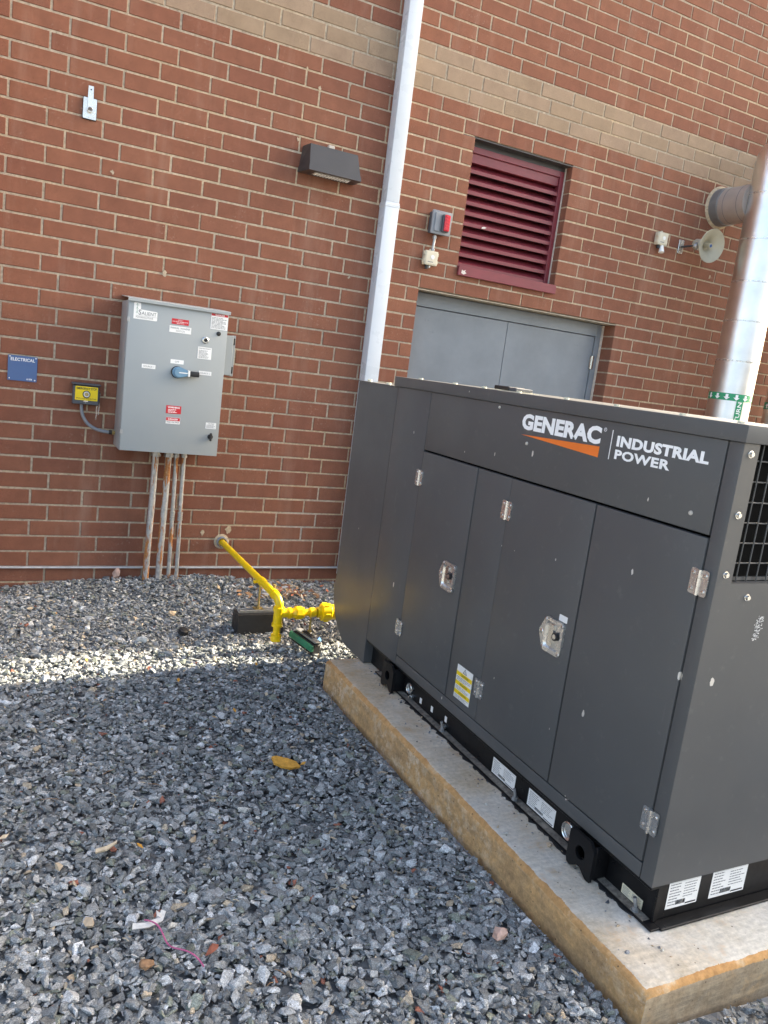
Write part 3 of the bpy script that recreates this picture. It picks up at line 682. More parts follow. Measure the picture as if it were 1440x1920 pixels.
f = MB(); f.lathe((0.292, -0.0584, 1.130), (0, -1, 0), [(0, 0.023), (0.004, 0.022), (0.004, 0.018)], 'black_plastic'); f.lathe((0.292, -0.0584, 1.130), (0, -1, 0), [(0, 0.0178), (0.007, 0.0175), (0.009, 0.015), (0.006, 0.012), (0.006, 0.0)], 'white_plastic'); f.lathe((0.292, -0.0650, 1.130), (0, -1, 0), [(0, 0.0115), (0.0006, 0.011), (0.0008, 0.0)], 'zinc_yellow', 20); f.build('push_button', es)
f = MB(); f.box((0.276, -0.062, 1.084), (0.304, -0.0555, 1.091), 'steel_bright', 0.001); f.lathe((0.290, -0.0555, 1.077), (0, -1, 0), [(0, 0.004), (0.002, 0.003), (0.0025, 0)], 'steel_bright', 10); f.build('latch_screw', es)
f = MB(); f.box((0.3665, -0.045, 1.075), (0.372, -0.02, 1.15), 'black_plastic', 0.001); f.build('hammer_clip', es)
f = MB()
def link(mbx, p, flip, r=0.0055, wv=0.0014):
    P = []
    for k in range(9):
        a = 2 * math.pi * k / 8
        u, v_ = r * 0.62 * math.cos(a), r * 1.15 * math.sin(a)
        P.append((p[0] + (u if flip else 0), p[1] + (0 if flip else u), p[2] + v_))
    mbx.tube(P, wv, 'steel_bright', 5, False)
for i in range(15): link(f, (0.371 + 0.002 * math.sin(i * 0.9), -0.034, 1.148 - i * 0.0098), i % 2)
for i in range(12): link(f, (0.358 + 0.001 * math.sin(i), -0.03, 1.060 - i * 0.0098 + 0.05 - 0.02), i % 2)
f.build('chain', es)
f = MB(); P = []
p0, p1, p2, p3 = (Vector(q) for q in ((0.268, -0.03, 1.064), (0.268, -0.03, 0.945), (0.345, -0.05, 0.903), (0.450, -0.06, 0.905)))
for k in range(17):
    t_ = k / 16; P.append(p0 * (1 - t_) ** 3 + p1 * 3 * t_ * (1 - t_) ** 2 + p2 * 3 * t_ ** 2 * (1 - t_) + p3 * t_ ** 3)
f.tube(P, 0.0105, 'grey_plastic', 14); f.build('conduit', es)
f = MB(); f.cyl((0.436, -0.06, 0.905), (0.455, -0.06, 0.905), 0.0145, 'black_plastic', 16); f.hexp((0.4555, -0.06, 0.905), (0.473, -0.06, 0.905), 0.014, 'zinc_yellow'); f.build('conduit_connector', es)

# ------------------------------------------------------------------ manual transfer switch cabinet
mt_ = empty('switch_cabinet', (0.776, -0.15, 0.828), 'light gray transfer switch cabinet with blue rotary handle on the wall', 'cabinet')
cx0, cx1, cz0, cz1, cd_ = 0.474, 1.079, 0.826, 1.728, 0.300
f = MB(); f.box((cx0, -cd_ + 0.026, cz0), (cx1, -0.012, cz1), 'ansi_grey_paint', 0.003, 2); f.build('body', mt_)
f = MB(); f.box((cx0 + 0.002, -cd_, cz0 + 0.003), (cx1 - 0.002, -cd_ + 0.0245, cz1 - 0.002), 'ansi_grey_paint', 0.0025, 2); dr = f.build('front_door', mt_)
f = MB(); f.prism([(0.014, -0.010), (0.016, -0.010), (0.016, 0.006), (0.012, 0.010), (-cd_ + 0.004, 0.030), (-cd_ + 0.004, 0.026), (0.012, 0.006), (0.014, 0.004)], (0, -cd_, cz1 + 0.006), (0, -1, 0), (0, 0, 1), (1, 0, 0), cx0 - 0.004, cx1 + 0.006, 'ansi_grey_paint'); f.build('drip_shield', mt_, angle=15)
for z_ in (1.616, 0.944):
    g = MB(); g.box((cx0 - 0.003, -cd_ - 0.002, z_ - 0.013), (cx0 + 0.012, -cd_ + 0.030, z_ + 0.013), 'galvanised', 0.001); g.build('hinge_clip', mt_)
# side operator box
f = MB(); f.box((cx1 + 0.0005, -0.235, 1.350), (cx1 + 0.060, -0.055, 1.600), 'ansi_grey_paint', 0.003); f.box((cx1 + 0.0605, -0.19, 1.345), (cx1 + 0.085, -0.06, 1.605), 'ansi_grey_paint', 0.002); sbx = f.build('side_box', mt_)
f = MB(); f.cyl((cx1 + 0.064, -0.200, 1.352), (cx1 + 0.064, -0.200, 1.600), 0.004, 'black_plastic', 10)
for z_ in (1.385, 1.567): f.box((cx1 + 0.052, -0.212, z_ - 0.022), (cx1 + 0.078, -0.1905, z_ + 0.022), 'black_plastic', 0.003)
f.build('latch_rod', mt_)
f = MB(); f.hexp((cx1 + 0.0005, -0.15, 1.02), (cx1 + 0.018, -0.15, 1.02), 0.014, 'galvanised'); f.build('side_bolt', mt_)
o_ = (0, -cd_, 0)
# maker's label
f = MB(); poly = [(0.506, 1.624), (0.640, 1.624), (0.644, 1.628), (0.644, 1.674), (0.640, 1.678), (0.546, 1.682), (0.546, 1.716), (0.542, 1.720), (0.510, 1.720), (0.506, 1.716)]
f.prism(poly, o_, *WALL, 0.0002, 0.0012, 'label_white'); lb = f.build('label', mt_); o2 = (0, -cd_ - 0.0012, 0)
f = MB(); put_text(f, 'S', o2, WALL, 0.534, 0.550, 1.650, 1.680, 'grey_print', bold=0.01); put_text(f, 'ALIENT', o2, WALL, 0.552, 0.638, 1.651, 1.671, 'grey_print')
rect(f, o2, WALL, 0.52, 0.64, 1.6445, 1.6455, 'grey_print', 0.0004, 0.0006); put_text(f, 'POWERSOLUTIONS', o2, WALL, 0.520, 0.620, 1.631, 1.641, 'grey_print')
for z_ in (1.708, 1.688, 1.664): f.tube([(0.519, -cd_ - 0.0016, z_ - 0.006), (0.525, -cd_ - 0.0016, z_ + 0.006), (0.531, -cd_ - 0.0016, z_ - 0.006)], 0.0008, 'green_strut', 4)
rect(f, o2, WALL, 0.5242, 0.5258, 1.655, 1.714, 'green_strut', 0.0004, 0.0006); f.build('print', lb)
def cab_label(x0, x1, z0, z1, mat, texts, rows=None, seed=1, extra=None, head=None):
    lb = label_plate(mt_, o_, WALL, x0, x1, z0, z1, mat)
    f = MB()
    if head: rect(f, o2, WALL, x0 + 0.001, x1 - 0.001, head[0], z1 - 0.001, head[1], 0.0001, 0.0003)
    for tx in texts: put_text(f, tx[0], o2, WALL, *tx[1:5], tx[5], bold=tx[6] if len(tx) > 6 else 0.0)
    if rows: lines(f, o2, WALL, *rows[:4], rows[4], rows[5] if len(rows) > 5 else 'grey_print', 0.4, 0.0004, seed)
    if f.v: f.build('print', lb)
    return lb
cab_label(0.731, 0.834, 1.624, 1.657, 'red_print', [('MTS-1', 0.768, 0.797, 1.647, 1.653, 'white_print'), ('FED FROM GENERATOR', 0.736, 0.829, 1.637, 1.643, 'white_print'), ('480Y/277V', 0.760, 0.806, 1.628, 1.634, 'white_print')])
cab_label(0.720, 0.852, 1.574, 1.613, 'label_white', [('MANUAL TRANSFER', 0.727, 0.845, 1.596, 1.607, 'grey_print'), ('SWITCH', 0.760, 0.812, 1.580, 1.590, 'grey_print')])
cab_label(0.968, 1.074, 1.626, 1.722, 'label_white', [('DANGER', 0.994, 1.052, 1.709, 1.719, 'white_print', 0.02)], (0.973, 1.068, 1.631, 1.700, 9), 4, head=(1.707, 'red_print'))
cab_label(0.902, 0.988, 1.435, 1.508, 'label_white', [('PHASE MONITOR RELAY', 0.907, 0.983, 1.496, 1.503, 'black_print')], (0.909, 0.980, 1.440, 1.490, 7), 7)
cab_label(0.741, 0.821, 1.387, 1.412, 'label_white', [('OFF', 0.768, 0.794, 1.394, 1.405, 'grey_print')])
cab_label(0.573, 0.654, 1.340, 1.364, 'label_white', [('SOURCE 1', 0.582, 0.645, 1.347, 1.357, 'grey_print')])
cab_label(0.919, 0.998, 1.337, 1.361, 'label_white', [('SOURCE 2', 0.927, 0.990, 1.344, 1.354, 'grey_print')])
cab_label(0.736, 0.828, 1.079, 1.128, 'red_print', [('WARNING', 0.745, 0.819, 1.112, 1.123, 'white_print', 0.03)], (0.748, 0.816, 1.083, 1.108, 3, 'white_print'), 3)
cab_label(0.739, 0.826, 1.015, 1.055, 'label_white', [('DANGER', 0.752, 0.813, 1.039, 1.049, 'white_print', 0.02), ('HIGH VOLTAGE', 0.745, 0.820, 1.021, 1.030, 'black_print', 0.01)], head=(1.034, 'red_print'))
cab_label(0.989, 1.056, 1.003, 1.042, 'label_white', [('CAUTION', 1.003, 1.042, 1.032, 1.038, 'black_print', 0.01)], (0.994, 1.051, 1.007, 1.029, 4), 9)
f = MB(); f.lathe((1.023, -cd_ - 0.0002, 1.602), (0, -1, 0), [(0, 0.014), (0.006, 0.013), (0.008, 0.009), (0.008, 0.0)], 'black_plastic', 20); f.build('plug', mt_)
f = MB(); f.lathe((0.944, -cd_ - 0.0002, 1.552), (0, -1, 0), [(0, 0.020), (0.005, 0.020), (0.008, 0.016), (0.008, 0.011), (0.004, 0.011)], 'steel_bright', 24); f.lathe((0.944, -cd_ - 0.004, 1.552), (0, -1, 0), [(0, 0.0105), (0.001, 0.0)], 'black_plastic', 16); f.build('indicator', mt_)
f = MB(); f.lathe((1.024, -cd_ - 0.0002, 0.952), (0, -1, 0), [(0, 0.017), (0.008, 0.016), (0.008, 0.0)], 'black_plastic', 20); f.box((1.017, -cd_ - 0.024, 0.926), (1.031, -cd_ - 0.008, 0.978), 'black_plastic', 0.004); f.build('quarter_turn_latch', mt_)
# rotary handle
f = MB(); f.lathe((0.785, -cd_ - 0.0002, 1.337), (0, -1, 0), [(0, 0.037), (0.010, 0.037), (0.012, 0.033), (0.012, 0.0)], 'black_plastic', 32); hd = f.build('rotary_handle', mt_)
hp = []
for k in range(15):
    a = math.pi / 2 + math.pi * k / 14; hp.append((0.787 + 0.034 * math.cos(a), 1.337 + 0.034 * math.sin(a)))
hp += [(0.800, 1.304), (0.845, 1.318), (0.845, 1.354), (0.800, 1.370)]
f = MB(); f.prism(hp, o_, *WALL, 0.0125, 0.030, 'blue_handle'); hp2 = [((x - 0.81) * 0.86 + 0.812, (z - 1.337) * 0.80 + 1.337) for x, z in hp]
f.prism(hp2, o_, *WALL, 0.0302, 0.044, 'blue_handle'); f.build('hub', hd)
f = MB(); f.prism(rr_poly(0.8455, 0.857, 1.318, 1.355, 0.002), o_, *WALL, 0.012, 0.045, 'white_plastic'); rect(f, o_, WALL, 0.79, 0.845, 1.334, 1.340, 'white_plastic', 0.0442, 0.0448); f.build('pointer', hd)
f = MB(); f.box((0.8575, -cd_ - 0.043, 1.320), (0.916, -cd_ - 0.014, 1.353), 'black_plastic', 0.006, 2); f.build('grip', hd)

# ------------------------------------------------------------------ four conduits below the cabinet
lab = ['leftmost of the four steel conduits under the gray cabinet', 'second from left of the four steel conduits under the gray cabinet',
       'third from left of the four steel conduits under the gray cabinet', 'rightmost of the four steel conduits under the gray cabinet']
for i, (xt, xb_, r_, yy) in enumerate(((0.733, 0.722, 0.0215, -0.085), (0.815, 0.806, 0.0215, -0.085), (0.868, 0.876, 0.0140, -0.07), (0.918, 0.930, 0.0140, -0.07))):
    cdt = empty('steel_conduit', (xb_, yy, -0.2), lab[i], 'conduit', 'conduits under the cabinet')
    f = MB(); f.tube([(xt, yy, 0.82), (xt + 0.2 * (xb_ - xt), yy, 0.5), (xb_ + 0.15 * (xt - xb_), yy, 0.1), (xb_, yy, -0.22)], r_, 'rusty_conduit', 16); f.build('pipe', cdt)
    f = MB(); f.cyl((xt, yy, 0.79), (xt, yy, 0.8255), r_ * 1.28, 'galvanised', 16); f.hexp((xt, yy, 0.775), (xt, yy, 0.7895), r_ * 1.5, 'galvanised'); f.build('locknut', cdt)
    if i > 1:
        xx = xt + 0.45 * (xb_ - xt)
        f = MB()
        for k in range(4): f.cyl((xx, yy, 0.345 + k * 0.016), (xx, yy, 0.357 + k * 0.016), r_ * (1.3 if k in (0, 3) else 1.18), 'galvanised', 16)
        f.build('compression_coupling', cdt)

# ------------------------------------------------------------------ strobe with junction box
sb = empty('strobe_light', (2.62, 0, 2.3), 'gray strobe unit with red lens left of the louver', 'strobe')
f = MB(); f.box((2.550, -0.055, 2.525), (2.690, -0.002, 2.672), 'dark_grey_plastic', 0.004); f.build('back_box', sb)
f = MB(); f.box((2.538, -0.075, 2.517), (2.700, -0.0555, 2.680), 'grey_plastic', 0.006, 2); f.box((2.558, -0.084, 2.534), (2.600, -0.0755, 2.664), 'grey_plastic', 0.004); f.build('cover', sb)
f = MB(); f.box((2.616, -0.098, 2.536), (2.672, -0.0755, 2.658), 'dark_grey_plastic', 0.004); f.build('lens_holder', sb)
f = MB(); f.box((2.624, -0.112, 2.542), (2.668, -0.0985, 2.654), 'red_lens', 0.005)
for k in range(5): f.box((2.632, -0.116, 2.550 + k * 0.021), (2.660, -0.1122, 2.562 + k * 0.021), 'red_lens', 0.001)
f.build('red_lens', sb)
f = MB(); f.cyl((2.597, -0.03, 2.400), (2.600, -0.03, 2.516), 0.0105, 'galvanised', 12); f.hexp((2.597, -0.03, 2.405), (2.597, -0.03, 2.418), 0.016, 'galvanised'); f.hexp((2.600, -0.03, 2.490), (2.600, -0.03, 2.506), 0.016, 'galvanised'); f.build('conduit', sb)
def device_box(name, x, z, label, white_tail):
    r = empty(name, (x, 0, z - 0.06), label, 'sensor')
    f = MB(); f.box((x - 0.052, -0.050, z - 0.052), (x + 0.052, -0.002, z + 0.048), 'cream_plastic', 0.005, 2)
    for s_ in (-1, 1):
        for q in (-1, 1): f.box((x + s_ * 0.0525, -0.045, z + q * 0.026 - 0.012), (x + s_ * 0.059, -0.012, z + q * 0.026 + 0.012), 'cream_plastic', 0.002)
    f.build('case', r)
    f = MB(); f.box((x - 0.044, -0.0535, z - 0.044), (x + 0.044, -0.0505, z + 0.040), 'cream_plastic', 0.001); f.build('cover', r)
    f = MB(); f.lathe((x + 0.006, -0.0535, z + 0.004), (0, -1, 0), [(0, 0.016), (0.003, 0.015), (0.0035, 0)], 'white_plastic', 20); f.build('button', r)
    f = MB(); lines(f, (0, -0.0537, 0), WALL, x - 0.03, x + 0.03, z - 0.036, z - 0.024, 1, 'grey_print', 0.5, 0.0003, 3); f.build('print', r)
    f = MB(); f.cyl((x - 0.008, -0.026, z + 0.048), (x - 0.008, -0.026, z + 0.062), 0.008, 'cream_plastic', 12); f.build('entry_gland', r)
    f = MB(); f.cyl((x - 0.022, -0.03, z - 0.080), (x - 0.022, -0.03, z - 0.0525), 0.014, 'black_plastic', 14); f.build('cable_gland', r)
    f = MB()
    if white_tail: f.lathe((x + 0.010, -0.035, z - 0.0525), (-0.1, -0.25, -1), [(0, 0.013), (0.01, 0.017), (0.06, 0.024), (0.062, 0.018), (0.062, 0)], 'white_plastic', 18)
    else: f.box((x - 0.004, -0.032, z - 0.070), (x + 0.008, -0.02, z - 0.0525), 'white_plastic', 0.002)
    f.build('sensor_head', r)
device_box('junction_box', 2.586, 2.352, 'cream junction box hanging below the red strobe', False)
device_box('sensor_box', 4.755, 2.885, 'cream sensor box with white tail left of the horn', True)

# ------------------------------------------------------------------ horn loudspeaker
hn = empty('horn_speaker', (5.1, -0.1, 2.82), 'beige horn loudspeaker on the wall below the insulated duct', 'loudspeaker')
f = MB(); f.box((4.982, -0.010, 2.812), (5.040, -0.001, 2.925), 'stainless', 0.002); f.build('mount_plate', hn)
f = MB(); f.tube([(5.01, -0.01, 2.865), (5.03, -0.05, 2.872), (5.07, -0.08, 2.880)], 0.008, 'black_plastic', 10); f.build('cable', hn)
f = MB(); f.tube([(5.075, -0.085, 2.880), (5.10, -0.11, 2.885), (5.135, -0.115, 2.892)], 0.016, 'galvanised', 12); f.lathe((5.088, -0.10, 2.880), (0.3, -0.6, 0.1), [(0, 0.0), (0, 0.034), (0.012, 0.034), (0.02, 0.020), (0.02, 0)], 'galvanised', 20); f.build('swivel', hn)
ax = Vector((-0.02, -1.0, -0.16)).normalized(); ob = Vector((5.125, -0.055, 2.905))
f = MB(); f.lathe(ob, ax, [(0, 0), (0, 0.040), (0.012, 0.046), (0.075, 0.046), (0.082, 0.036), (0.082, 0)], 'horn_beige', 32); f.build('driver', hn)
f = MB(); f.lathe(ob, ax, [(0.083, 0.036), (0.11, 0.046), (0.14, 0.066), (0.165, 0.095), (0.180, 0.126), (0.186, 0.137), (0.190, 0.135), (0.183, 0.121), (0.166, 0.090), (0.140, 0.055), (0.112, 0.040), (0.10, 0.0)], 'horn_beige', 48); f.build('bell', hn)
f = MB(); f.lathe(ob, ax, [(0.10, 0.018), (0.150, 0.020), (0.172, 0.021), (0.176, 0.018), (0.176, 0.0)], 'horn_beige', 24); f.lathe(ob, ax, [(0.1762, 0.013), (0.178, 0.012), (0.1785, 0)], 'blue_sign', 20); f.build('reentrant_cone', hn)

# ------------------------------------------------------------------ insulated pipes on the right
pr = empty('insulated_pipe', (5.44, -0.462, -0.12), 'big silver insulated return pipe with green arrows going into the wall', 'pipe')
PX, PY, PR_ = 5.440, -0.462, 0.174
f = MB()
f.lathe((PX, PY, -0.15), (0, 0, 1), [(0, PR_), (3.70, PR_), (3.78, PR_ * 0.94), (3.85, PR_ * 0.74), (3.885, PR_ * 0.4), (3.895, 0)], 'aluminium_jacket', 48); f.build('riser', pr, angle=50)
for z_ in (0.3, 0.75, 1.2, 1.95, 2.28, 2.60, 2.94, 3.30):
    f = MB(); f.lathe((PX, PY, z_), (0, 0, 1), [(0, PR_ + 0.0005), (0.001, PR_ + 0.003), (0.011, PR_ + 0.003), (0.012, PR_ + 0.0005)], 'stainless', 48); f.build('band', pr)
BXX = PX - 0.055
f = MB(); f.cyl((BXX, PY + 0.1, DUCT[1]), (BXX, 0.02, DUCT[1]), 0.150, 'dull_jacket', 48); br = f.build('branch', pr, angle=50)
for y_, r_ in ((-0.16, 0.1525), (-0.30, 0.1525)):
    f = MB(); f.lathe((BXX, y_, DUCT[1]), (0, 1, 0), [(0, r_ - 0.002), (0.001, r_ - 0.0008), (0.006, r_ - 0.0008), (0.007, r_ - 0.002)], 'dull_collar', 48); f.build('seam', br)
f = MB(); f.lathe((BXX, -0.10, DUCT[1]), (0, 1, 0), [(0, 0.1495), (0, 0.156), (0.003, 0.158), (0.12, 0.158)], 'dull_collar', 48); f.build('collar', pr)
f = MB(); f.lathe((BXX, -0.004, DUCT[1]), (0, 1, 0), [(-0.014, 0.157), (-0.006, 0.166), (0.004, 0.178)], 'mortar', 36); f.build('sealant', pr)
# flow tape: green band with white arrows, upright word strip
zt_ = 1.655
f = MB(); f.lathe((PX, PY, zt_ - 0.03), (0, 0, 1), [(0, PR_ + 0.0008), (0, PR_ + 0.0016), (0.06, PR_ + 0.0016), (0.06, PR_ + 0.0008)], 'green_tape', 64); tp = f.build('flow_tape', pr)
def on_pipe(cx, cy, rad, th, z): return Vector((cx + rad * math.cos(th), cy + rad * math.sin(th), z))
def arrows(cx, cy, rad, zc, up, parent, n=14):
    s_ = 1 if up else -1
    for k in range(n):
        f = MB()
        th = 2 * math.pi * k / n + 0.1
        pts = [(-0.011, -0.022), (0.011, -0.022), (0.011, 0.002), (0.026, 0.002), (0.0, 0.025), (-0.026, 0.002), (-0.011, 0.002)]
        V = [on_pipe(cx, cy, rad, th + p[0] / rad, zc + s_ * p[1]) for p in pts]
        f.add(V, [(0, 1, 2, 6), (6, 2, 3, 4), (6, 4, 5)], 'white_print'); f.build('arrow_print', parent)
arrows(PX, PY, PR_ + 0.0026, zt_, False, tp)
th0 = math.atan2(-5.227 - PY, -0.183 - PX)                # faces the camera's side of the pipe
thw = th0 + 0.50
def strip(cx, cy, rad, tha, thb, z0, z1, mat):
    f = MB(); n = 6
    V = [on_pipe(cx, cy, rad, tha + (thb - tha) * k / n, z) for z in (z0, z1) for k in range(n + 1)]
    f.add(V, [(k, k + 1, n + 2 + k, n + 1 + k) for k in range(n)], mat); return f
f = strip(PX, PY, PR_ + 0.0016, thw - 0.17, thw + 0.17, 0.80, zt_ - 0.031, 'green_tape'); ws = f.build('word_strip', pr)
for wd, q0, q1 in (('CHILLED', 0.0, 0.36), ('WATER', 0.40, 0.66), ('RETURN', 0.70, 1.0)):
    V, Fc, _ = text_outline(wd, 0.012)
    f = MB(); f.add([on_pipe(PX, PY, PR_ + 0.0026, thw + 0.10 - 0.20 * p[1], zt_ - 0.036 - 0.80 * (1 - (q0 + (q1 - q0) * p[0]))) for p in V], Fc, 'white_print')
    f.build('lettering', ws)
f = MB(); V, Fc, _ = text_outline('CHWR', 0.012); f.add([on_pipe(PX, PY, PR_ + 0.001, th0 - 1.42 + 0.12 * p[1], 1.83 + 0.13 * p[0]) for p in V], Fc, 'black_print'); f.build('stencil', pr)

p2 = empty('supply_pipe', (6.36, -0.31, -0.12), 'silver insulated pipe with green up arrow cut by the right edge', 'pipe')
QX, QY = 6.36, -0.31
f = MB(); f.cyl((QX, QY, -0.15), (QX, QY, 4.2), PR_, 'aluminium_jacket', 48); f.build('riser', p2, angle=50)
f = MB(); f.lathe((QX, QY, 1.60), (0, 0, 1), [(0, PR_ + 0.0008), (0, PR_ + 0.0016), (0.065, PR_ + 0.0016), (0.065, PR_ + 0.0008)], 'green_tape', 64); tq = f.build('flow_tape', p2)
arrows(QX, QY, PR_ + 0.0026, 1.632, True, tq, 14)
cb = empty('control_box', (5.95, -0.2, 1.2), 'gray control box with white label between the two silver pipes', 'control box')
f = MB(); f.box((5.80, -0.16, 0.9), (6.08, -0.002, 1.560), 'grey_plastic', 0.006); f.build('case', cb)
f = MB(); f.box((5.79, -0.175, 1.5605), (6.09, -0.002, 1.580), 'grey_plastic', 0.004); f.build('lid', cb)
f = MB(); f.box((5.81, -0.150, 1.5805), (6.07, -0.03, 1.64), 'white_plastic', 0.004); f.build('cover_plate', cb)

# ------------------------------------------------------------------ unseen chiller implied by the pipes, placed and sized to shade the pad end
ch = empty('chiller', (6.6, -4.35, -0.12), 'unseen gray chiller added right of the generator to shade the pad end', 'chiller')
cx0_, cx1_, cy0_, cy1_ = 5.4, 7.8, -5.4, -3.30
f = MB(); f.box((cx0_, cy0_, 0.0), (cx1_, cy1_, 2.60), 'ansi_grey_paint', 0.01); f.build('cabinet', ch)
f = MB(); f.box((cx0_ - 0.1, cy0_ - 0.1, -0.35), (cx1_ + 0.1, cy1_ + 0.1, -0.002), 'pad_concrete', 0.01); f.build('plinth', ch)
for i in range(2):
    y_ = cy1_ - 0.55 - i * 0.98
    f = MB(); f.box((cx0_ - 0.012, y_ - 0.42, 0.25), (cx0_ - 0.0005, y_ + 0.42, 2.40), 'dark_grey_plastic', 0.003); cp_ = f.build('coil_panel', ch)
    for k in range(19):
        g = MB(); g.box((cx0_ - 0.026, y_ - 0.40, 0.30 + k * 0.11), (cx0_ - 0.0125, y_ + 0.40, 0.33 + k * 0.11), 'ansi_grey_paint', 0.002); g.build('fin_guard', cp_)
    f = MB(); f.lathe((6.6, y_, 2.6005), (0, 0, 1), [(0, 0.40), (0.16, 0.42), (0.16, 0.40), (0.02, 0.38), (0.02, 0.0)], 'dark_grey_plastic', 32); f.build('fan_shroud', ch)

# ------------------------------------------------------------------ yellow gas line
gp = empty('gas_pipe', (1.30, -1.1, -0.04), 'yellow painted gas pipe running from the brick wall to the generator', 'gas pipe')
GX, GY, GR, GZ = 1.240, -1.285, 0.0205, 0.190
f = MB(); f.cyl((GX, 0.01, 0.186), (GX, -0.98, GZ), GR, 'yellow_pipe_paint', 20); f.build('pipe_run', gp)
f = MB(); f.cyl((GX, -0.985, GZ), (GX, GY + 0.055, GZ), GR * 1.12, 'yellow_pipe_paint', 20); f.lathe((GX, -0.975, GZ), (0, -1, 0), [(0, GR), (0, GR * 1.3), (0.030, GR * 1.3), (0.031, GR)], 'yellow_pipe_paint', 20); f.build('coupling', gp)
f = MB(); P = [(GX, GY + 0.06, GZ)]
for k in range(0, 9):
    a = R(90 * k / 8); P.append((GX + 0.012 * k / 8, GY + 0.045 - 0.045 * math.sin(a), GZ - 0.045 * (1 - math.cos(a))))
P.append((GX + 0.012, GY, GZ - 0.06))
f.tube(P, GR * 1.15, 'yellow_pipe_paint', 20); f.lathe((GX, GY + 0.075, GZ), (0, -1, 0), [(0, GR), (0, GR * 1.35), (0.018, GR * 1.35), (0.018, GR)], 'yellow_pipe_paint', 20); f.build('elbow', gp, angle=50)
f = MB(); f.cyl((GX + 0.003, GY + 0.085, GZ + 0.03), (GX + 0.003, GY + 0.085, GZ + 0.052), 0.008, 'zinc_yellow', 10); f.build('test_plug', gp)
TX = GX + 0.012
f = MB(); f.lathe((TX, GY, GZ - 0.055), (0, 0, -1), [(0, GR), (0, GR * 1.55), (0.020, GR * 1.55), (0.021, GR * 1.3), (0.095, GR * 1.3), (0.096, GR * 1.55), (0.112, GR * 1.55), (0.112, GR)], 'yellow_pipe_paint', 22)
f.lathe((TX + 0.012, GY, 0.098), (1, 0, 0), [(0, GR * 1.2), (0.045, GR * 1.25), (0.046, GR * 1.55), (0.062, GR * 1.55), (0.062, GR)], 'yellow_pipe_paint', 22); f.build('tee', gp)
f = MB(); f.cyl((TX, GY, GZ - 0.168), (TX, GY, GZ - 0.222), GR, 'yellow_pipe_paint', 20); f.lathe((TX, GY, -0.028), (0, 0, -1), [(0, GR), (0, GR * 1.45), (0.035, GR * 1.45), (0.036, 0)], 'yellow_pipe_paint', 22); f.build('drip_leg', gp)
zb_ = 0.098
f = MB(); f.lathe((TX + 0.08, GY, zb_), (1, 0, 0), [(0, GR * 1.25), (0.012, GR * 1.6), (0.024, GR * 1.6)], 'yellow_pipe_paint', 8); f.tube([(TX + 0.104, GY, zb_), (TX + 0.134, GY, zb_)], GR * 1.95, 'yellow_pipe_paint', 8); f.tube([(TX + 0.1345, GY, zb_), (TX + 0.150, GY, zb_)], GR * 1.6, 'yellow_pipe_paint', 8); f.build('union', gp)
f = MB(); f.cyl((TX + 0.075, GY, zb_), (1.480, GY, zb_), GR, 'yellow_pipe_paint', 20); f.build('pipe_branch', gp)
f = MB(); f.lathe((1.440, GY, zb_), (1, 0, 0), [(0, GR), (0, GR * 1.35), (0.03, GR * 1.35), (0.03, GR)], 'yellow_pipe_paint', 20); f.build('clamp', gp)
f = MB(); f.lathe((1.485, GY, zb_), (1, 0, 0), [(0, GR * 1.1), (0.001, GR * 1.5), (0.025, GR * 1.5), (0.027, 0.050), (0.075, 0.052), (0.082, 0.044), (0.13, 0.044), (0.13, 0)], 'yellow_pipe_paint', 28)
for k in range(6):
    a = R(60 * k); f.box((1.52, GY + 0.05 * math.cos(a) - 0.006, zb_ + 0.05 * math.sin(a) - 0.006), (1.55, GY + 0.05 * math.cos(a) + 0.006, zb_ + 0.05 * math.sin(a) + 0.006), 'yellow_pipe_paint', 0.002)
f.build('valve_body', gp)
f = MB(); f.tube([(1.60, GY, zb_), (1.70, GY, zb_), (1.73, GY - 0.03, zb_), (1.73, GY - 0.13, zb_)], GR, 'yellow_pipe_paint', 16); f.build('inlet_stub', gp)
f = MB(); f.lathe((GX, -0.001, 0.186), (0, -1, 0), [(0, 0.054), (0.003, 0.050), (0.006, 0.041), (0.022, 0.038), (0.026, 0.033), (0.012, 0.029), (0.012, GR)], 'mortar', 24); f.build('wall_sleeve', gp)
f = MB(); f.lathe((GX, -0.010, 0.186), (0, -1, 0), [(0.004, 0.040), (0.016, 0.039), (0.020, 0.032)], 'grey_plastic', 24); f.build('sleeve_ring', gp)

s1 = empty('support_block', (1.25, -0.955, -0.13), 'black rubber block supporting the yellow pipe on a rod', 'pipe support')
f = MB()
f.prism([(-0.070, -0.13), (0.070, -0.13), (0.058, -0.004), (-0.058, -0.004)], (0, -0.960, 0), (0, 1, 0), (0, 0, 1), (1, 0, 0), 1.105, 1.385, 'rubber_black'); f.build('block', s1)
f = MB(); f.box((1.118, -0.983, -0.0035), (1.37, -0.9745, 0.014), 'galvanised', 0.001); f.box((1.118, -0.945, -0.0035), (1.37, -0.937, 0.014), 'galvanised', 0.001); f.box((1.118, -0.974, -0.0035), (1.37, -0.9455, 0.0), 'galvanised'); f.build('strut_channel', s1)
f = MB(); f.cyl((GX, -0.955, 0.0005), (GX, -0.955, GZ - GR - 0.004), 0.0065, 'zinc_yellow', 10); f.hexp((GX, -0.955, 0.015), (GX, -0.955, 0.026), 0.014, 'zinc_yellow'); f.box((GX - 0.03, -0.978, 0.0145), (GX + 0.03, -0.930, 0.0185), 'zinc_yellow', 0.001); f.build('threaded_rod', s1)
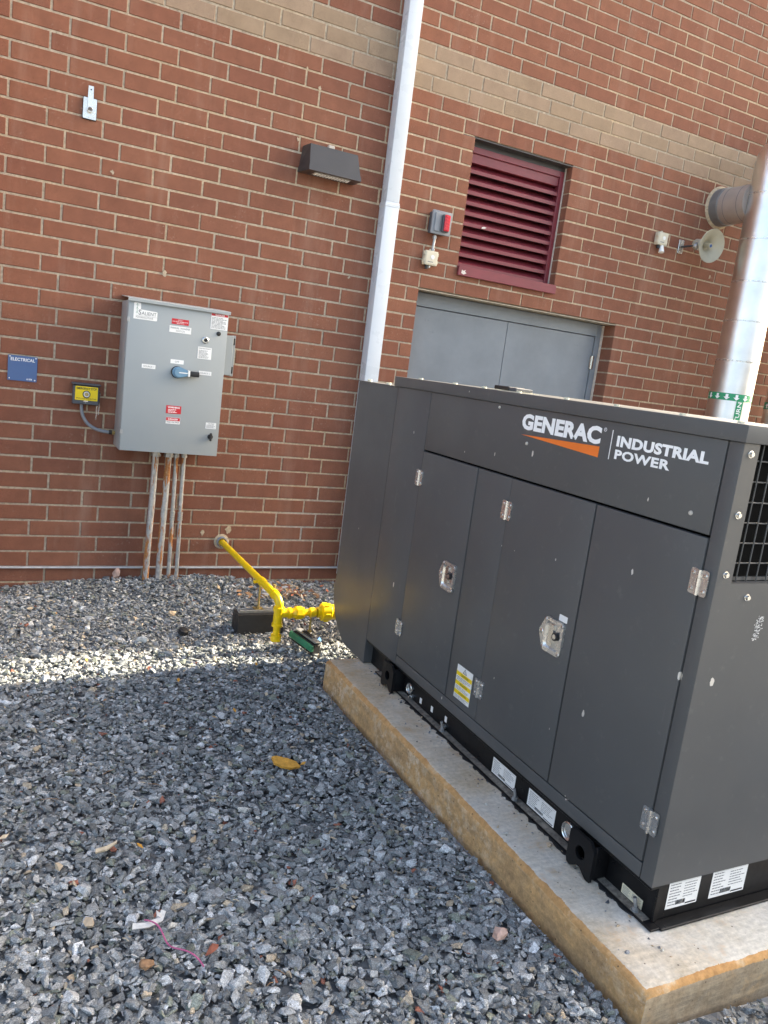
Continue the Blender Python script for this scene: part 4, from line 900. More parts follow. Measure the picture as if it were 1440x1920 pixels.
f = MB(); f.lathe((GX, -0.943, GZ), (0, -1, 0), [(0, GR + 0.0005), (0, GR + 0.004), (0.025, GR + 0.004), (0.025, GR + 0.0005)], 'yellow_pipe_paint', 20); f.box((GX - 0.045, -0.966, GZ - 0.014), (GX - GR - 0.002, -0.944, GZ + 0.0), 'yellow_pipe_paint', 0.002); f.build('pipe_clamp', s1)

s2 = empty('strut_support', (1.43, -1.29, -0.12), 'tilted green strut block under the yellow pipe by the generator', 'pipe support')
rz = Matrix.Rotation(R(-74), 3, 'Z') @ Matrix.Rotation(R(5), 3, 'Y')
f = MB(); f.box((1.43 - 0.105, -1.30 - 0.030, -0.105), (1.43 + 0.105, -1.30 + 0.030, -0.046), 'rubber_black', 0.006, 1, rz); f.build('block', s2)
f = MB(); f.box((1.412 - 0.125, -1.312 - 0.010, -0.082), (1.412 + 0.095, -1.312 + 0.010, -0.046), 'green_strut', 0.004, 1, rz); f.build('green_channel', s2)
f = MB(); f.box((1.438 - 0.10, -1.305 - 0.020, -0.041), (1.438 + 0.10, -1.305 + 0.020, -0.030), 'galvanised', 0.002, 1, rz); f.box((1.44 - 0.05, -1.305 - 0.012, -0.0295), (1.44 + 0.05, -1.305 + 0.012, -0.020), 'black_plastic', 0.003, 1, rz); f.build('strut_channel', s2)
f = MB(); f.cyl((1.452, GY, -0.03), (1.452, GY, zb_ - GR), 0.0062, 'zinc_yellow', 10); f.hexp((1.452, GY, -0.019), (1.452, GY, -0.009), 0.013, 'zinc_yellow'); f.build('threaded_rod', s2)
f = MB(); f.prism([(0, 0), (0.03, -0.006), (0.045, 0.012), (0.036, 0.03), (0.012, 0.024)], (1.50, -1.29, -0.095), (0.8, 0.5, 0.2), (-0.3, 0.4, 0.8), (0.4, -0.8, 0.4), 0, 0.012, 'blue_rag'); tag(f.build('blue_scrap'), 'blue plastic scrap lying beside the green strut block', 'scrap')

# ------------------------------------------------------------------ concrete pad
def pad():
    x0, x1, y0, y1, zt = 1.360, 2.90, -4.040, -1.772, 0.017
    b = bmesh.new(); bmesh.ops.create_cube(b, size=1)
    for v in b.verts: v.co = Vector((x0 + (v.co.x + .5) * (x1 - x0), y0 + (v.co.y + .5) * (y1 - y0), -0.35 + (v.co.z + .5) * (zt + 0.35)))
    ed = [e_ for e_ in b.edges if all(v.co.z > 0 for v in e_.verts)]
    bmesh.ops.bevel(b, geom=ed, offset=0.024, segments=3, affect='EDGES', profile=0.55)
    f = MB(); f.bm(b, 'pad_concrete'); o = f.build('concrete_pad', None, angle=70)
    bm_ = bmesh.new(); bm_.from_mesh(o.data)
    bmesh.ops.subdivide_edges(bm_, edges=[e_ for e_ in bm_.edges if e_.calc_length() > 0.3], cuts=24, use_grid_fill=True)
    for v in bm_.verts:
        p = v.co
        nn = math.sin(p.x * 17 + p.y * 9) * math.sin(p.y * 13 - p.z * 20) + 0.6 * math.sin(p.y * 41 + p.z * 33)
        v.co += Vector((0.0016 * nn, 0.0014 * math.sin(p.x * 23 + p.z * 31), 0.0012 * math.sin(p.y * 29 + p.x * 19)))
    bm_.to_mesh(o.data); bm_.free()
    tag(o, 'raised tan concrete pad with clay stained edges under the generator', 'concrete pad')
pad()

# ------------------------------------------------------------------ generator
GL, GRt, GN, GF = 1.530, 2.680, -3.850, -1.395           # left, right, near and far faces
gen = empty('generator', (2.0, -2.7, 0.017), 'dark gray generator enclosure with white and orange lettering on the concrete pad', 'generator')
PT = 'charcoal_paint'
YA, YB = -1.858, -2.192
def gpanel(name, ya, yb, za, zb, x0=GL, x1=GL + 0.022, bev=0.003, parent=None):
    f = MB(); f.box((x0, ya, za), (x1, yb, zb), PT, bev, 2); return f.build(name, parent or gen)
f = MB(); f.box((GL + 0.024, GN + 0.03, 0.165), (GRt - 0.003, YA - 0.005, 1.44), 'gap_black'); f.build('inner_core', gen)
# far discharge section with the curved lower corner
prof = [(YA + 0.0015, 0.022), (-1.74, 0.022), (-1.60, 0.026), (-1.545, 0.045), (-1.50, 0.075), (-1.455, 0.115), (-1.42, 0.16), (-1.395, 0.215), (-1.383, 0.28), (GF, 0.36), (GF, 1.434), (YA + 0.0015, 1.434)]
f = MB(); f.prism(prof, (0, 0, 0), (0, 1, 0), (0, 0, 1), (1, 0, 0), GL + 0.0005, GRt - 0.0005, PT); dsn = f.build('discharge_hood', gen, angle=25)
f = MB(); f.box((GL - 0.003, YA - 0.03, 1.4345), (GRt + 0.003, GF + 0.002, 1.440), PT, 0.001); f.build('hood_lid', gen)
for y_ in (-1.45, -1.68): f = MB(); f.hexp((GL + 0.035, y_, 1.4402), (GL + 0.035, y_, 1.450), 0.012, 'label_cream'); f.build('roof_bolt', gen)
gpanel('corner_panel', YA - 0.0015, YB + 0.0015, 0.152, 1.4395)
up = gpanel('upper_panel', YB - 0.0015, -3.798, 1.182, 1.4395)
gpanel('center_post', -2.654, -2.886, 0.2015, 1.1735)
gpanel('sill_panel', YB - 0.0015, -3.800, 0.152, 0.198)
gpanel('end_post', -3.803, GN + 0.0005, 0.152, 1.4395)
doors = []
for ya, yb in ((YB - 0.004, -2.650), (-2.890, -3.352), (-3.358, -3.799)):
    doors.append(gpanel('access_door', ya, yb, 0.204, 1.174, GL - 0.003, GL + 0.020, 0.004))
# roof
f = MB(); f.box((GL - 0.008, GN - 0.008, 1.4405), (GRt + 0.008, YA + 0.030, 1.487), PT, 0.003, 2); rf = f.build('roof', gen); VX, VY = 1.66, -2.615
for y_ in (-2.02, -2.33, -2.56, -2.80, -3.08, -3.33, -3.60, -3.80):
    f = MB(); f.hexp((GL + 0.030, y_, 1.4872), (GL + 0.030, y_, 1.4935), 0.010, 'label_cream'); f.build('roof_bolt', rf)
f = MB(); f.box((VX - 0.05, VY - 0.11, 1.4872), (VX + 0.05, VY + 0.09, 1.4895), 'label_cream'); f.box((VX - 0.04, VY - 0.03, 1.490), (VX + 0.04, VY + 0.075, 1.506), 'black_plastic', 0.003); f.box((VX - 0.04, VY - 0.082, 1.490), (VX + 0.04, VY - 0.034, 1.504), 'dark_grey_plastic', 0.002); f.build('roof_vent', rf)
# lettering on the upper panel (outer face x = GL)
o_ = (GL - 0.0003, 0, 0)
def stext(body, ya, yb, za, zb, mat, bold, name='lettering', space=1.0):
    f = MB(); put_text(f, body, o_, SIDE, -ya, -yb, za, zb, mat, 0.0004, bold, space); f.build(name, up)
stext('GENERAC', -2.892, -3.318, 1.360, 1.418, 'white_print', 0.050, space=1.02)
stext('INDUSTRIAL', -3.392, -3.750, 1.366, 1.400, 'white_print', 0.050, space=1.06)
stext('POWER', -3.392, -3.620, 1.327, 1.357, 'white_print', 0.040, space=1.08)
f = MB(); f.prism([(2.897, 1.3405), (3.319, 1.355), (3.319, 1.320)], o_, *SIDE, 0.0, 0.0006, 'orange_print'); f.build('logo_wedge', up)
f = MB(); rect(f, o_, SIDE, 3.3665, 3.3695, 1.322, 1.414, 'white_print', 0.0, 0.0006); f.build('divider_bar', up)
f = MB(); f.lathe((GL - 0.0004, -3.333, 1.411), (-1, 0, 0), [(0, 0.0062), (0.0003, 0.0062), (0.0003, 0.0048), (0, 0.0048)], 'white_print', 16); put_text(f, 'R', o_, SIDE, 3.331, 3.335, 1.408, 1.414, 'white_print', 0.0004); f.build('registered_mark', up)
f = MB()
for y_, z_, r_ in ((-2.94, 1.312, 0.007), (-3.725, 1.228, 0.007), (-2.735, 1.424, 0.006)): f.lathe((GL - 0.0004, y_, z_), (-1, 0, 0), [(0, r_), (0.004, r_ * 0.8), (0.0055, 0)], 'putty', 9)
f.build('wasp_mud', up)
# hinges: leaf pair, barrel, four screws
def hinge(door, y, z, hw=0.030, hh=0.036):
    f = MB(); x = GL - 0.0032
    for s_ in (-1, 1):
        P_ = rr_poly(min(s_ * 0.006, s_ * hw), max(s_ * 0.006, s_ * hw), -hh, hh, 0.006)
        f.prism(P_, (x, y, z), *SIDE, 0.0, 0.004, 'stainless')
        for q in (-1, 1): f.lathe((x - 0.004, y - s_ * hw * 0.68, z + q * hh * 0.62), (-1, 0, 0), [(0, 0.0055), (0.0025, 0.0045), (0.0035, 0)], 'steel_bright', 12)
    for q in range(3): f.cyl((x - 0.004, y, z - hh + q * hh * 0.667), (x - 0.004, y, z - hh + (q + 0.97) * hh * 0.667), 0.0062, 'stainless', 12)
    f.build('hinge', door)
for d_, y_ in zip(doors, (-2.190, -2.886, -3.801)):
    hinge(d_, y_, 1.052); hinge(d_, y_, 0.336)
# paddle latches
def latch(door, yc, zc):
    x = GL - 0.0032
    out = [(-0.064, 0.006), (-0.040, 0.052), (-0.032, 0.060), (0.050, 0.060), (0.058, 0.052), (0.058, -0.052), (0.050, -0.060), (-0.030, -0.060), (-0.040, -0.052), (-0.060, -0.012)]
    def resample(P, n=40):
        P = np.array(P + [P[0]]); d = np.r_[0, np.cumsum(np.linalg.norm(np.diff(P, axis=0), axis=1))]; q = np.linspace(0, d[-1], n, endpoint=False)
        return [(np.interp(t, d, P[:, 0]), np.interp(t, d, P[:, 1])) for t in q]
    ou = resample(out); hole = resample(rr_poly(-0.034, 0.044, -0.046, 0.046, 0.010)[::-1])
    # align start angles
    def by_angle(P):
        P = sorted(P, key=lambda p: math.atan2(p[1], p[0] - 0.005)); return P
    f = MB(); f.holed(by_angle(ou), by_angle(hole), (x, yc, zc), *SIDE, 0.0, 0.009, 'stainless')
    hb = by_angle(hole)
    U, V_, N = (Vector(q) for q in SIDE); O = Vector((x, yc, zc)); k = len(hb)
    A = [O + U * p[0] + V_ * p[1] + N * 0.0088 for p in hb]; B = [O + U * (0.005 + (p[0] - 0.005) * 0.86) + V_ * p[1] * 0.9 - N * (-0.0008) for p in hb]
    f.add(A + B, [(i, (i + 1) % k, k + (i + 1) % k, k + i) for i in range(k)] + [tuple(range(k, 2 * k))], 'stainless')
    f.prism(rr_poly(-0.018, 0.006, -0.034, 0.038, 0.004), O, *SIDE, 0.0016, 0.006, 'steel_bright')
    f.box((x - 0.010, yc - 0.030, zc - 0.006), (x - 0.0015, yc - 0.004, zc + 0.012), 'steel_bright', 0.002)
    f.cyl((x - 0.0012, yc - 0.026, zc + 0.006), (x - 0.016, yc - 0.026, zc + 0.006), 0.014, 'black_plastic', 16)
    f.cyl((x - 0.0162, yc - 0.026, zc + 0.006), (x - 0.0175, yc - 0.026, zc + 0.006), 0.009, 'steel_bright', 14)
    for u, v_ in ((-0.036, 0.050), (0.050, 0.050), (-0.034, -0.050), (0.050, -0.050), (-0.050, 0.0)):
        r_ = 0.0055 if u > -0.05 else 0.009
        f.lathe(O + U * u + V_ * v_ + N * 0.009, N, [(0, r_), (0.002, r_ * 0.8), (0.003, 0)], 'steel_bright', 12)
    f.build('paddle_latch', door)
latch(doors[0], -2.548, 0.694); latch(doors[1], -3.256, 0.694)
lb = label_plate(doors[1], (GL - 0.0032, 0, 0), SIDE, 3.274, 3.316, 0.757, 0.779, 'label_white', 0.001, 0.003)
cp = label_plate(gen, (GL - 0.0002, 0, 0), SIDE, 2.716, 2.832, 0.231, 0.371, 'label_white', 0.0012, name='caution_label')
f = MB(); oo = (GL - 0.0016, 0, 0)
for k, (za, zb) in enumerate(((0.327, 0.344), (0.288, 0.305), (0.250, 0.267))):
    rect(f, oo, SIDE, 2.7165, 2.8315, za, zb, 'yellow_print', 0.0001, 0.0003)
    put_text(f, ('CAUTION', 'PRECAUCION', 'ATTENTION')[k], oo, SIDE, 2.750, 2.806, za + 0.004, zb - 0.004, 'black_print', 0.0005, 0.015)
for k, (za, zb) in enumerate(((0.307, 0.325), (0.269, 0.286), (0.233, 0.248))): lines(f, oo, SIDE, 2.722, 2.826, za, zb, 3, 'grey_print', 0.34, 0.0003, k + 20)
f.prism([(2.760, 0.347), (2.790, 0.347), (2.775, 0.369)], oo, *SIDE, 0.0001, 0.0004, 'black_print'); f.prism([(2.7650, 0.3497), (2.785, 0.3497), (2.775, 0.3645)], oo, *SIDE, 0.0004, 0.0006, 'label_white')
put_text(f, 'W', oo, SIDE, 2.771, 2.779, 0.351, 0.358, 'black_print', 0.0008); f.build('print', cp)
# near end: panel with grille opening
gx0, gx1, gz0, gz1 = 1.590, 2.620, 1.062, 1.4395
f = MB()
f.box((GL + 0.001, GN, 0.152), (GRt, GN + 0.022, gz0), PT)
f.box((GL + 0.001, GN, gz0 + 0.0002), (gx0, GN + 0.022, 1.4395), PT)
f.box((gx1, GN, gz0 + 0.0002), (GRt, GN + 0.022, 1.4395), PT)
f.build('end_panel', gen)
f = MB(); f.box((gx0 - 0.01, GN + 0.05, gz0 - 0.02), (gx1 + 0.01, GN + 0.06, gz1), 'gap_black'); f.build('radiator_core', gen)
gr = MB(); gr.box((gx0 + 0.0008, GN + 0.0235, gz0 + 0.002), (gx1 - 0.0008, GN + 0.040, gz0 + 0.012), PT); gr = gr.build('grille', gen)
i = 0
xg = gx0 + 0.038
while xg < gx1:
    f = MB(); f.cyl((xg, GN + 0.018, gz0 + 0.0005), (xg, GN + 0.018, gz1 - 0.0005), 0.0022, PT, 6); f.build('wire', gr); xg += 0.0405
zg = gz1 - 0.045
while zg > gz0:
    f = MB(); f.cyl((gx0 + 0.0005, GN + 0.0225, zg), (gx1 - 0.0005, GN + 0.0225, zg), 0.0022, PT, 6); f.build('wire', gr); zg -= 0.0562
for x_, z_ in ((1.560, 1.412), (1.560, 1.250), (1.561, 1.087), (1.664, 1.022), (1.90, 1.022), (2.14, 1.022), (2.38, 1.022), (2.65, 1.412), (2.65, 1.250), (2.65, 1.087)):
    f = MB(); f.lathe((x_, GN, z_), (0, -1, 0), [(0, 0.0105), (0.002, 0.010), (0.0025, 0.007)], 'steel_bright', 16); f.hexp((x_, GN - 0.0026, z_), (x_, GN - 0.008, z_), 0.0068, 'steel_bright'); f.build('bolt', gen)
# scuffed patch on the end panel
f = MB(); rd = random.Random(4)
for k in range(150):
    u, v_ = rd.gauss(0, 0.011), rd.uniform(-0.036, 0.036); xx, zz = 1.737 + u + 0.1 * v_, 0.930 + v_
    if abs(u) > 0.020 - abs(v_) * 0.25: continue
    l = rd.uniform(0.0006, 0.002); f.prism([(-l, -0.0012), (l, -0.0004), (l * 0.6, 0.0014), (-l * 0.8, 0.001)], (xx, GN, zz), *WALL, 0.0001, 0.0004, 'label_white')
f.build('scuff', gen)
# ---- base frame
FB = 'black_frame_paint'
fr = MB()
wx = 1.576
fr.box((wx, GN + 0.012, 0.0185), (wx + 0.012, YA - 0.002, 0.150), FB)
fr.box((GL + 0.006, GN + 0.004, 0.138), (wx - 0.0005, YA - 0.002, 0.1505), FB, 0.002)
fr.box((1.542, -3.868, 0.0182), (wx - 0.0005, YA - 0.12, 0.0260), FB, 0.001); fr.box((1.545, -3.83, 0.0262), (wx - 0.001, YA - 0.13, 0.0268), 'dusty_flange')
fr.build('side_rail', gen)
fr = MB()
fr.box((wx + 0.0125, GN + 0.012, 0.0187), (GRt - 0.05, GN + 0.024, 0.1500), FB)
fr.box((wx - 0.001, -3.876, 0.0184), (GRt - 0.04, GN + 0.0115, 0.0270), FB, 0.002)
fr.box((wx - 0.006, GN + 0.006, 0.027), (wx + 0.012, GN + 0.0118, 0.1503), FB, 0.001)
fr.build('end_rail', gen)
fr = MB(); fr.box((GRt - 0.05, GN + 0.012, 0.0185), (GRt - 0.038, YA - 0.002, 0.150), FB); fr.box((wx + 0.0125, -1.90, 0.0185), (GRt - 0.051, -1.885, 0.15), FB); fr.build('rear_rail', gen)
# lifting brackets
for yc in (-2.172, -3.580):
    n = 36; hole = [(0.022 * math.cos(2 * math.pi * k / n), 0.022 * math.sin(2 * math.pi * k / n) + 0.006) for k in range(n)]
    corners = [(-0.058, -0.055), (-0.030, -0.062), (-0.012, -0.040), (0.012, -0.040), (0.030, -0.062), (0.058, -0.062), (0.058, 0.040), (0.034, 0.066), (-0.050, 0.066), (-0.058, 0.058)]
    outer = []
    for k in range(n):
        a = 2 * math.pi * k / n; d = np.array([math.cos(a), math.sin(a)]); c0 = np.array([0, 0.006]); best = 9
        for i in range(len(corners)):
            p, q = np.array(corners[i]), np.array(corners[(i + 1) % len(corners)]); M = np.array([d, p - q]).T
            if abs(np.linalg.det(M)) < 1e-9: continue
            s_, t_ = np.linalg.solve(M, p - c0)
            if s_ > 0 and -1e-6 <= t_ <= 1 + 1e-6: best = min(best, s_)
        outer.append(tuple(c0 + d * best))
    f = MB(); f.holed(outer, hole, (1.507, yc, 0.083), *SIDE, -0.012, 0.0, FB)
    f.box((1.5195, yc - 0.058, 0.03), (wx - 0.0006, yc - 0.046, 0.137), FB, 0.002); f.box((1.5195, yc + 0.046, 0.03), (wx - 0.0006, yc + 0.058, 0.137), FB, 0.002)
    f.build('lifting_bracket', gen, angle=25)
for y_, z_, r_ in ((-2.285, 0.066, 0.026), (-3.447, 0.068, 0.032)):
    f = MB(); f.lathe((wx - 0.0002, y_, z_), (-1, 0, 0), [(0, r_), (0.006, r_), (0.008, r_ - 0.003), (0.006, r_ - 0.006), (0.001, r_ - 0.007), (0.001, 0)], 'stainless', 30); f.build('knockout_ring', gen)
for y_, z_ in ((-2.318, 0.040), (-2.620, 0.040)):
    f = MB(); f.hexp((wx - 0.0002, y_, z_), (wx - 0.010, y_, z_), 0.011, 'stainless'); f.cyl((wx - 0.0102, y_, z_), (wx - 0.022, y_, z_), 0.006, 'steel_bright', 10); f.build('ground_lug', gen)
for y_, z_ in ((-2.395, 0.055), (-2.497, 0.062), (-2.618, 0.072)):
    label_plate(gen, (wx - 0.0002, 0, 0), SIDE, -y_ - 0.009, -y_ + 0.009, z_ - 0.013, z_ + 0.013, 'label_white', 0.001)
def paper(basis, o, x0, x1, z0, z1, seed, mat='label_white', sheet=True):
    lb = label_plate(gen, o, basis, x0, x1, z0, z1, mat, 0.001)
    N = Vector(basis[2]); o2_ = Vector(o) + N * 0.001
    f = MB(); W, H = x1 - x0, z1 - z0
    lines(f, o2_, basis, x0 + W * 0.05, x0 + W * 0.42, z0 + H * 0.08, z0 + H * 0.92, 8, 'grey_print', 0.30, 0.0002, seed)
    lines(f, o2_, basis, x0 + W * 0.50, x0 + W * 0.95, z0 + H * 0.30, z0 + H * 0.88, 6, 'grey_print', 0.28, 0.0002, seed + 1)
    if sheet:
        rd = random.Random(seed); x = x0 + W * 0.30
        while x < x0 + W * 0.60:
            l = rd.uniform(0.0004, 0.0013); rect(f, o2_, basis, x, x + l, z0 + H * 0.10, z0 + H * 0.26, 'black_print', 0.0003, 0.0005); x += l + rd.uniform(0.0005, 0.0014)
        rect(f, o2_, basis, x0 + W * 0.62, x0 + W * 0.96, z0 + H * 0.05, z0 + H * 0.10, 'black_print', 0.0002, 0.0004)
        rect(f, o2_, basis, x0 + W * 0.03, x0 + W * 0.97, z0 + H * 0.93, z0 + H * 0.935, 'grey_print', 0.0002, 0.0004)
    f.build('print', lb)
ow = (wx - 0.0002, 0, 0)
paper(SIDE, ow, 2.985, 3.135, 0.032, 0.094, 31); paper(SIDE, ow, 3.217, 3.372, 0.032, 0.096, 33); paper(SIDE, ow, 3.708, 3.794, 0.029, 0.060, 35, 'label_cream', False)
oe = (0, GN + 0.0118, 0)
paper(WALL, oe, 1.618, 1.748, 0.054, 0.1455, 37); paper(WALL, oe, 1.800, 1.955, 0.052, 0.1460, 39)
# anchor bolts
for x_, y_ in ((1.558, -3.786), (1.552, -3.175), (1.556, -2.63), (1.556, -2.06)):
    f = MB(); zb = 0.0268 if y_ < -2.1 else 0.018
    f.cyl((x_, y_, zb), (x_, y_, zb + 0.0025), 0.013, 'galvanised', 16); f.hexp((x_, y_, zb + 0.0026), (x_, y_, zb + 0.013), 0.010, 'galvanised')
    tl = (x_ - 0.006, y_ + 0.004, zb + 0.042); f.tube([(x_, y_, zb + 0.0131), tl], 0.006, 'galvanised', 10); f.build('anchor_bolt', gen)
# torn foam gasket sticking out under the rail
f = MB(); rd = random.Random(9); y = -2.28; P0 = []; P1 = []
while y > -3.80:
    P0.append((1.542 - rd.uniform(0.0, 0.018), y)); P1.append((1.575, y)); y -= rd.uniform(0.010, 0.024)
n = len(P0)
V = [(x, y, 0.0183) for x, y in P0] + [(x, y, 0.0183) for x, y in P1] + [(x + 0.002, y, 0.0232 + rd.uniform(0, 0.003)) for x, y in P0] + [(x, y, 0.024) for x, y in P1]
Fc = [(2 * n + i, 2 * n + i + 1, 3 * n + i + 1, 3 * n + i) for i in range(n - 1)] + [(i, i + 1, 2 * n + i + 1, 2 * n + i) for i in range(n - 1)]
V = [(x, y, z if k < 2 * n else z - 0.004) for k, (x, y, z) in enumerate(V)]
f.add(V, Fc, 'rubber_black'); f.build('foam_gasket', gen)

# ------------------------------------------------------------------ gravel
def hull(pts):
    b = bmesh.new()
    for p in pts: b.verts.new(p)
    r = bmesh.ops.convex_hull(b, input=b.verts)
    bmesh.ops.delete(b, geom=[v for v in b.verts if not v.link_faces], context='VERTS')
    b.verts.index_update()
    V = np.array([v.co[:] for v in b.verts]); F_ = np.array([[v.index for v in f_.verts] for f_ in b.faces]); b.free(); return V, F_
shapes = []
for k in range(70):
    n = rng.integers(9, 14)
    p = rng.normal(size=(n, 3)); p /= np.linalg.norm(p, axis=1)[:, None]; p *= rng.uniform(0.75, 1.1, (n, 1))
    p *= np.array([1.0, rng.uniform(0.50, 0.92), rng.uniform(0.28, 0.58)])
    # cut with a couple of planes to get broken faces
    for _ in range(2):
        nn = rng.normal(size=3); nn /= np.linalg.norm(nn); d = p @ nn; lim = rng.uniform(0.35, 0.6); p -= np.maximum(d - lim, 0)[:, None] * nn
    shapes.append(hull(p))
def rotm(a, b, c):
    ca, sa, cb, sb_, cc, sc_ = np.cos(a), np.sin(a), np.cos(b), np.sin(b), np.cos(c), np.sin(c)
    Rz = np.array([[ca, -sa, 0], [sa, ca, 0], [0, 0, 1]]); Ry = np.array([[cb, 0, sb_], [0, 1, 0], [-sb_, 0, cb]]); Rx = np.array([[1, 0, 0], [0, cc, -sc_], [0, sc_, cc]])
    return Rz @ Ry @ Rx
def scatter(x0, x1, y0, y1, dens, size):
    n = int((x1 - x0) * (y1 - y0) * dens)
    return np.stack([rng.uniform(x0, x1, n), rng.uniform(y0, y1, n), np.full(n, size)], 1)
reg = [scatter(-0.45, 1.34, -4.35, -0.02, 4300, 1.0), scatter(-2.6, -0.45, -4.6, -0.02, 1100, 1.15), scatter(1.34, 3.0, -1.76, -0.02, 2600, 1.0),
       scatter(1.34, 3.0, -4.75, -4.05, 3400, 1.0), scatter(-2.6, 1.34, -6.2, -4.35, 900, 1.2)]
S = np.concatenate(reg + [scatter(-0.45, 1.34, -4.40, -3.0, 1500, 1.05), scatter(-0.45, 1.34, -4.35, -0.02, 1500, 0.42), scatter(1.34, 3.0, -4.75, -4.05, 1500, 0.42)])
keep = ~((S[:, 0] > 1.335) & (S[:, 1] < -1.75) & (S[:, 1] > -4.065))
S = S[keep]
TV, TF, TC = [], [], []; base = 0
def tone():
    u = rng.random()
    if u < 0.60: g = rng.uniform(0.085, 0.165); g *= 1.48; return np.array([g * 0.96, g * 1.0, g * 1.01])
    if u < 0.83: g = rng.uniform(0.24, 0.42); return np.array([g * 0.985, g, g * 0.99])
    if u < 0.90: g = rng.uniform(0.36, 0.55); return np.array([g * 0.99, g, g * 1.0])
    if u < 0.960: g = rng.uniform(0.13, 0.24); return np.array([g * 0.98, g * 1.05, g * 0.88])
    if u < 0.988: g = rng.uniform(0.30, 0.50); return np.array([g, g * 0.82, g * 0.60])
    if u < 0.993: return np.array([0.26, 0.10, 0.065])
    return np.array([0.50, 0.47, 0.42])
for x, y, sz in S:
    V, F_ = shapes[rng.integers(len(shapes))]
    s_ = sz * float(np.clip(rng.lognormal(math.log(0.0158), 0.36), 0.006, 0.034))
    M = rotm(rng.uniform(0, 6.283), rng.normal(0, 0.25), rng.normal(0, 0.25)) * s_
    P = V @ M.T
    if 1.34 - s_ < x < 1.40 and -4.06 < y < -1.75: x = 1.34 - s_
    z = gz(np.float64(x), np.float64(y)) - 0.012 + rng.uniform(0.0 if sz > 0.5 else 0.012, 0.016 if sz > 0.5 else 0.024) + s_ * 0.15
    P = P + np.array([x, y, z])
    TV.append(P); TF.append(F_ + base); base += len(P)
    c = tone(); TC.append(np.tile(np.r_[c, 1.0], (len(P), 1)))
TV = np.concatenate(TV); TC = np.concatenate(TC); TF = np.concatenate(TF)
me = bpy.data.meshes.new('gravel')
me.vertices.add(len(TV)); me.vertices.foreach_set('co', TV.ravel())
me.loops.add(TF.size); me.loops.foreach_set('vertex_index', TF.ravel())
me.polygons.add(len(TF)); me.polygons.foreach_set('loop_start', np.arange(0, TF.size, 3))
me.polygons.foreach_set('use_smooth', np.zeros(len(TF), bool)); me.update(calc_edges=True); me.validate()
at = me.color_attributes.new('tone', 'FLOAT_COLOR', 'POINT'); at.data.foreach_set('color', TC.ravel())
me.materials.append(MATS['gravel_stone'])
go = bpy.data.objects.new('gravel', me); col.objects.link(go); go['kind'] = 'stuff'; go['label'] = 'loose blue gray crushed stone gravel covering the ground'; go['category'] = 'gravel'

# ------------------------------------------------------------------ single things lying about
def gtop(x, y): return float(gz(np.float64(x), np.float64(y))) + 0.016
def rock(name, x, y, size, sq, mat, label, cat, seed, tilt=0.2, z=None, yaw=None):
    r = np.random.default_rng(seed); n = 14
    p = r.normal(size=(n, 3)); p /= np.linalg.norm(p, axis=1)[:, None]; p *= r.uniform(0.8, 1.05, (n, 1)); p *= np.array(sq) * size
    V, F_ = hull(p); V = V @ rotm(r.uniform(0, 6.28) if yaw is None else yaw, tilt, r.normal(0, 0.15)).T
    zz = gtop(x, y) if z is None else z
    f = MB(); f.add(V + np.array([x, y, zz + (-V[:, 2].min()) * 0.55]), [tuple(q) for q in F_], mat)
    return tag(f.build(name, None, angle=1), label, cat)
rock('stone', 1.175, -3.655, 0.034, (1, 0.75, 0.6), 'pink_stone', 'pale pink stone on the gravel near the pad corner', 'stone', 2)
rock('stone', 0.553, -1.10, 0.040, (1, 0.6, 0.5), 'pale_stone', 'large pale gray stone on the gravel left of the sunlit strip end', 'stone', 3)
rock('stone', 0.539, -0.045, 0.045, (0.8, 0.5, 1.0), 'pink_stone', 'upright pale stone against the wall foot left of the conduits', 'stone', 4)
rock('brick_chip', 0.377, -3.438, 0.027, (1, 0.6, 0.35), 'terracotta', 'red brick chip on the gravel right of the pink wire', 'brick chip', 5)
rock('wood_offcut', 0.207, -3.433, 0.026, (1, 0.9, 0.5), 'dry_leaf', 'brown ridged wood offcut left of the pink wire', 'wood chip', 6)
rock('stone', 1.507, -3.433, 0.016, (1, 0.8, 0.7), 'tan_stone', 'small tan pebble resting on the concrete pad edge', 'stone', 7, z=0.017)
rock('stone', 0.79, -0.69, 0.035, (1, 0.7, 0.6), 'tan_stone', 'tan stone on the gravel below the rightmost conduit', 'stone', 8)
rock('stone', 0.02, -2.97, 0.020, (1, 0.7, 0.5), 'tan_stone', 'small tan stone at the left edge of the shaded gravel', 'stone', 9)
rock('stone', 0.44, -2.93, 0.021, (1, 0.6, 0.5), 'tan_stone', 'tan stone right of the pale splinter', 'stone', 10)
rock('stone', 0.085, -3.23, 0.022, (1, 0.7, 0.6), 'tan_stone', 'pointed tan stone above the pink wire', 'stone', 12)
rock('stone', 1.42, -1.34, 0.030, (1, 0.6, 0.5), 'tan_stone', 'flat tan stone in front of the green strut block', 'stone', 13)
rock('stone', 0.265, -3.275, 0.019, (1, 0.6, 0.5), 'white_shell', 'small cream stone lying on the torn white scrap', 'stone', 14, z=gtop(0.265, -3.275) + 0.012)
def chip(name, x, y, poly, thick, mat, label, cat, U=(1, 0, 0), V=(0, 1, 0), dz=0.004):
    N = Vector(U).cross(Vector(V)); f = MB(); f.prism(poly, (x, y, gtop(x, y) + dz), U, V, N, 0, thick, mat); return tag(f.build(name, None, angle=10), label, cat)
chip('wood_chip', 0.885, -2.545, [(-0.052, 0.030), (-0.030, 0.034), (0.020, 0.020), (0.052, 0.004), (0.066, -0.022), (0.048, -0.024), (0.020, -0.030), (-0.016, -0.022), (-0.046, -0.004)], 0.012, 'orange_wood', 'orange wood chip lying alone on the dark gravel', 'wood chip', (0.95, 0, -0.12), (0.05, 0.9, 0.35), 0.012)
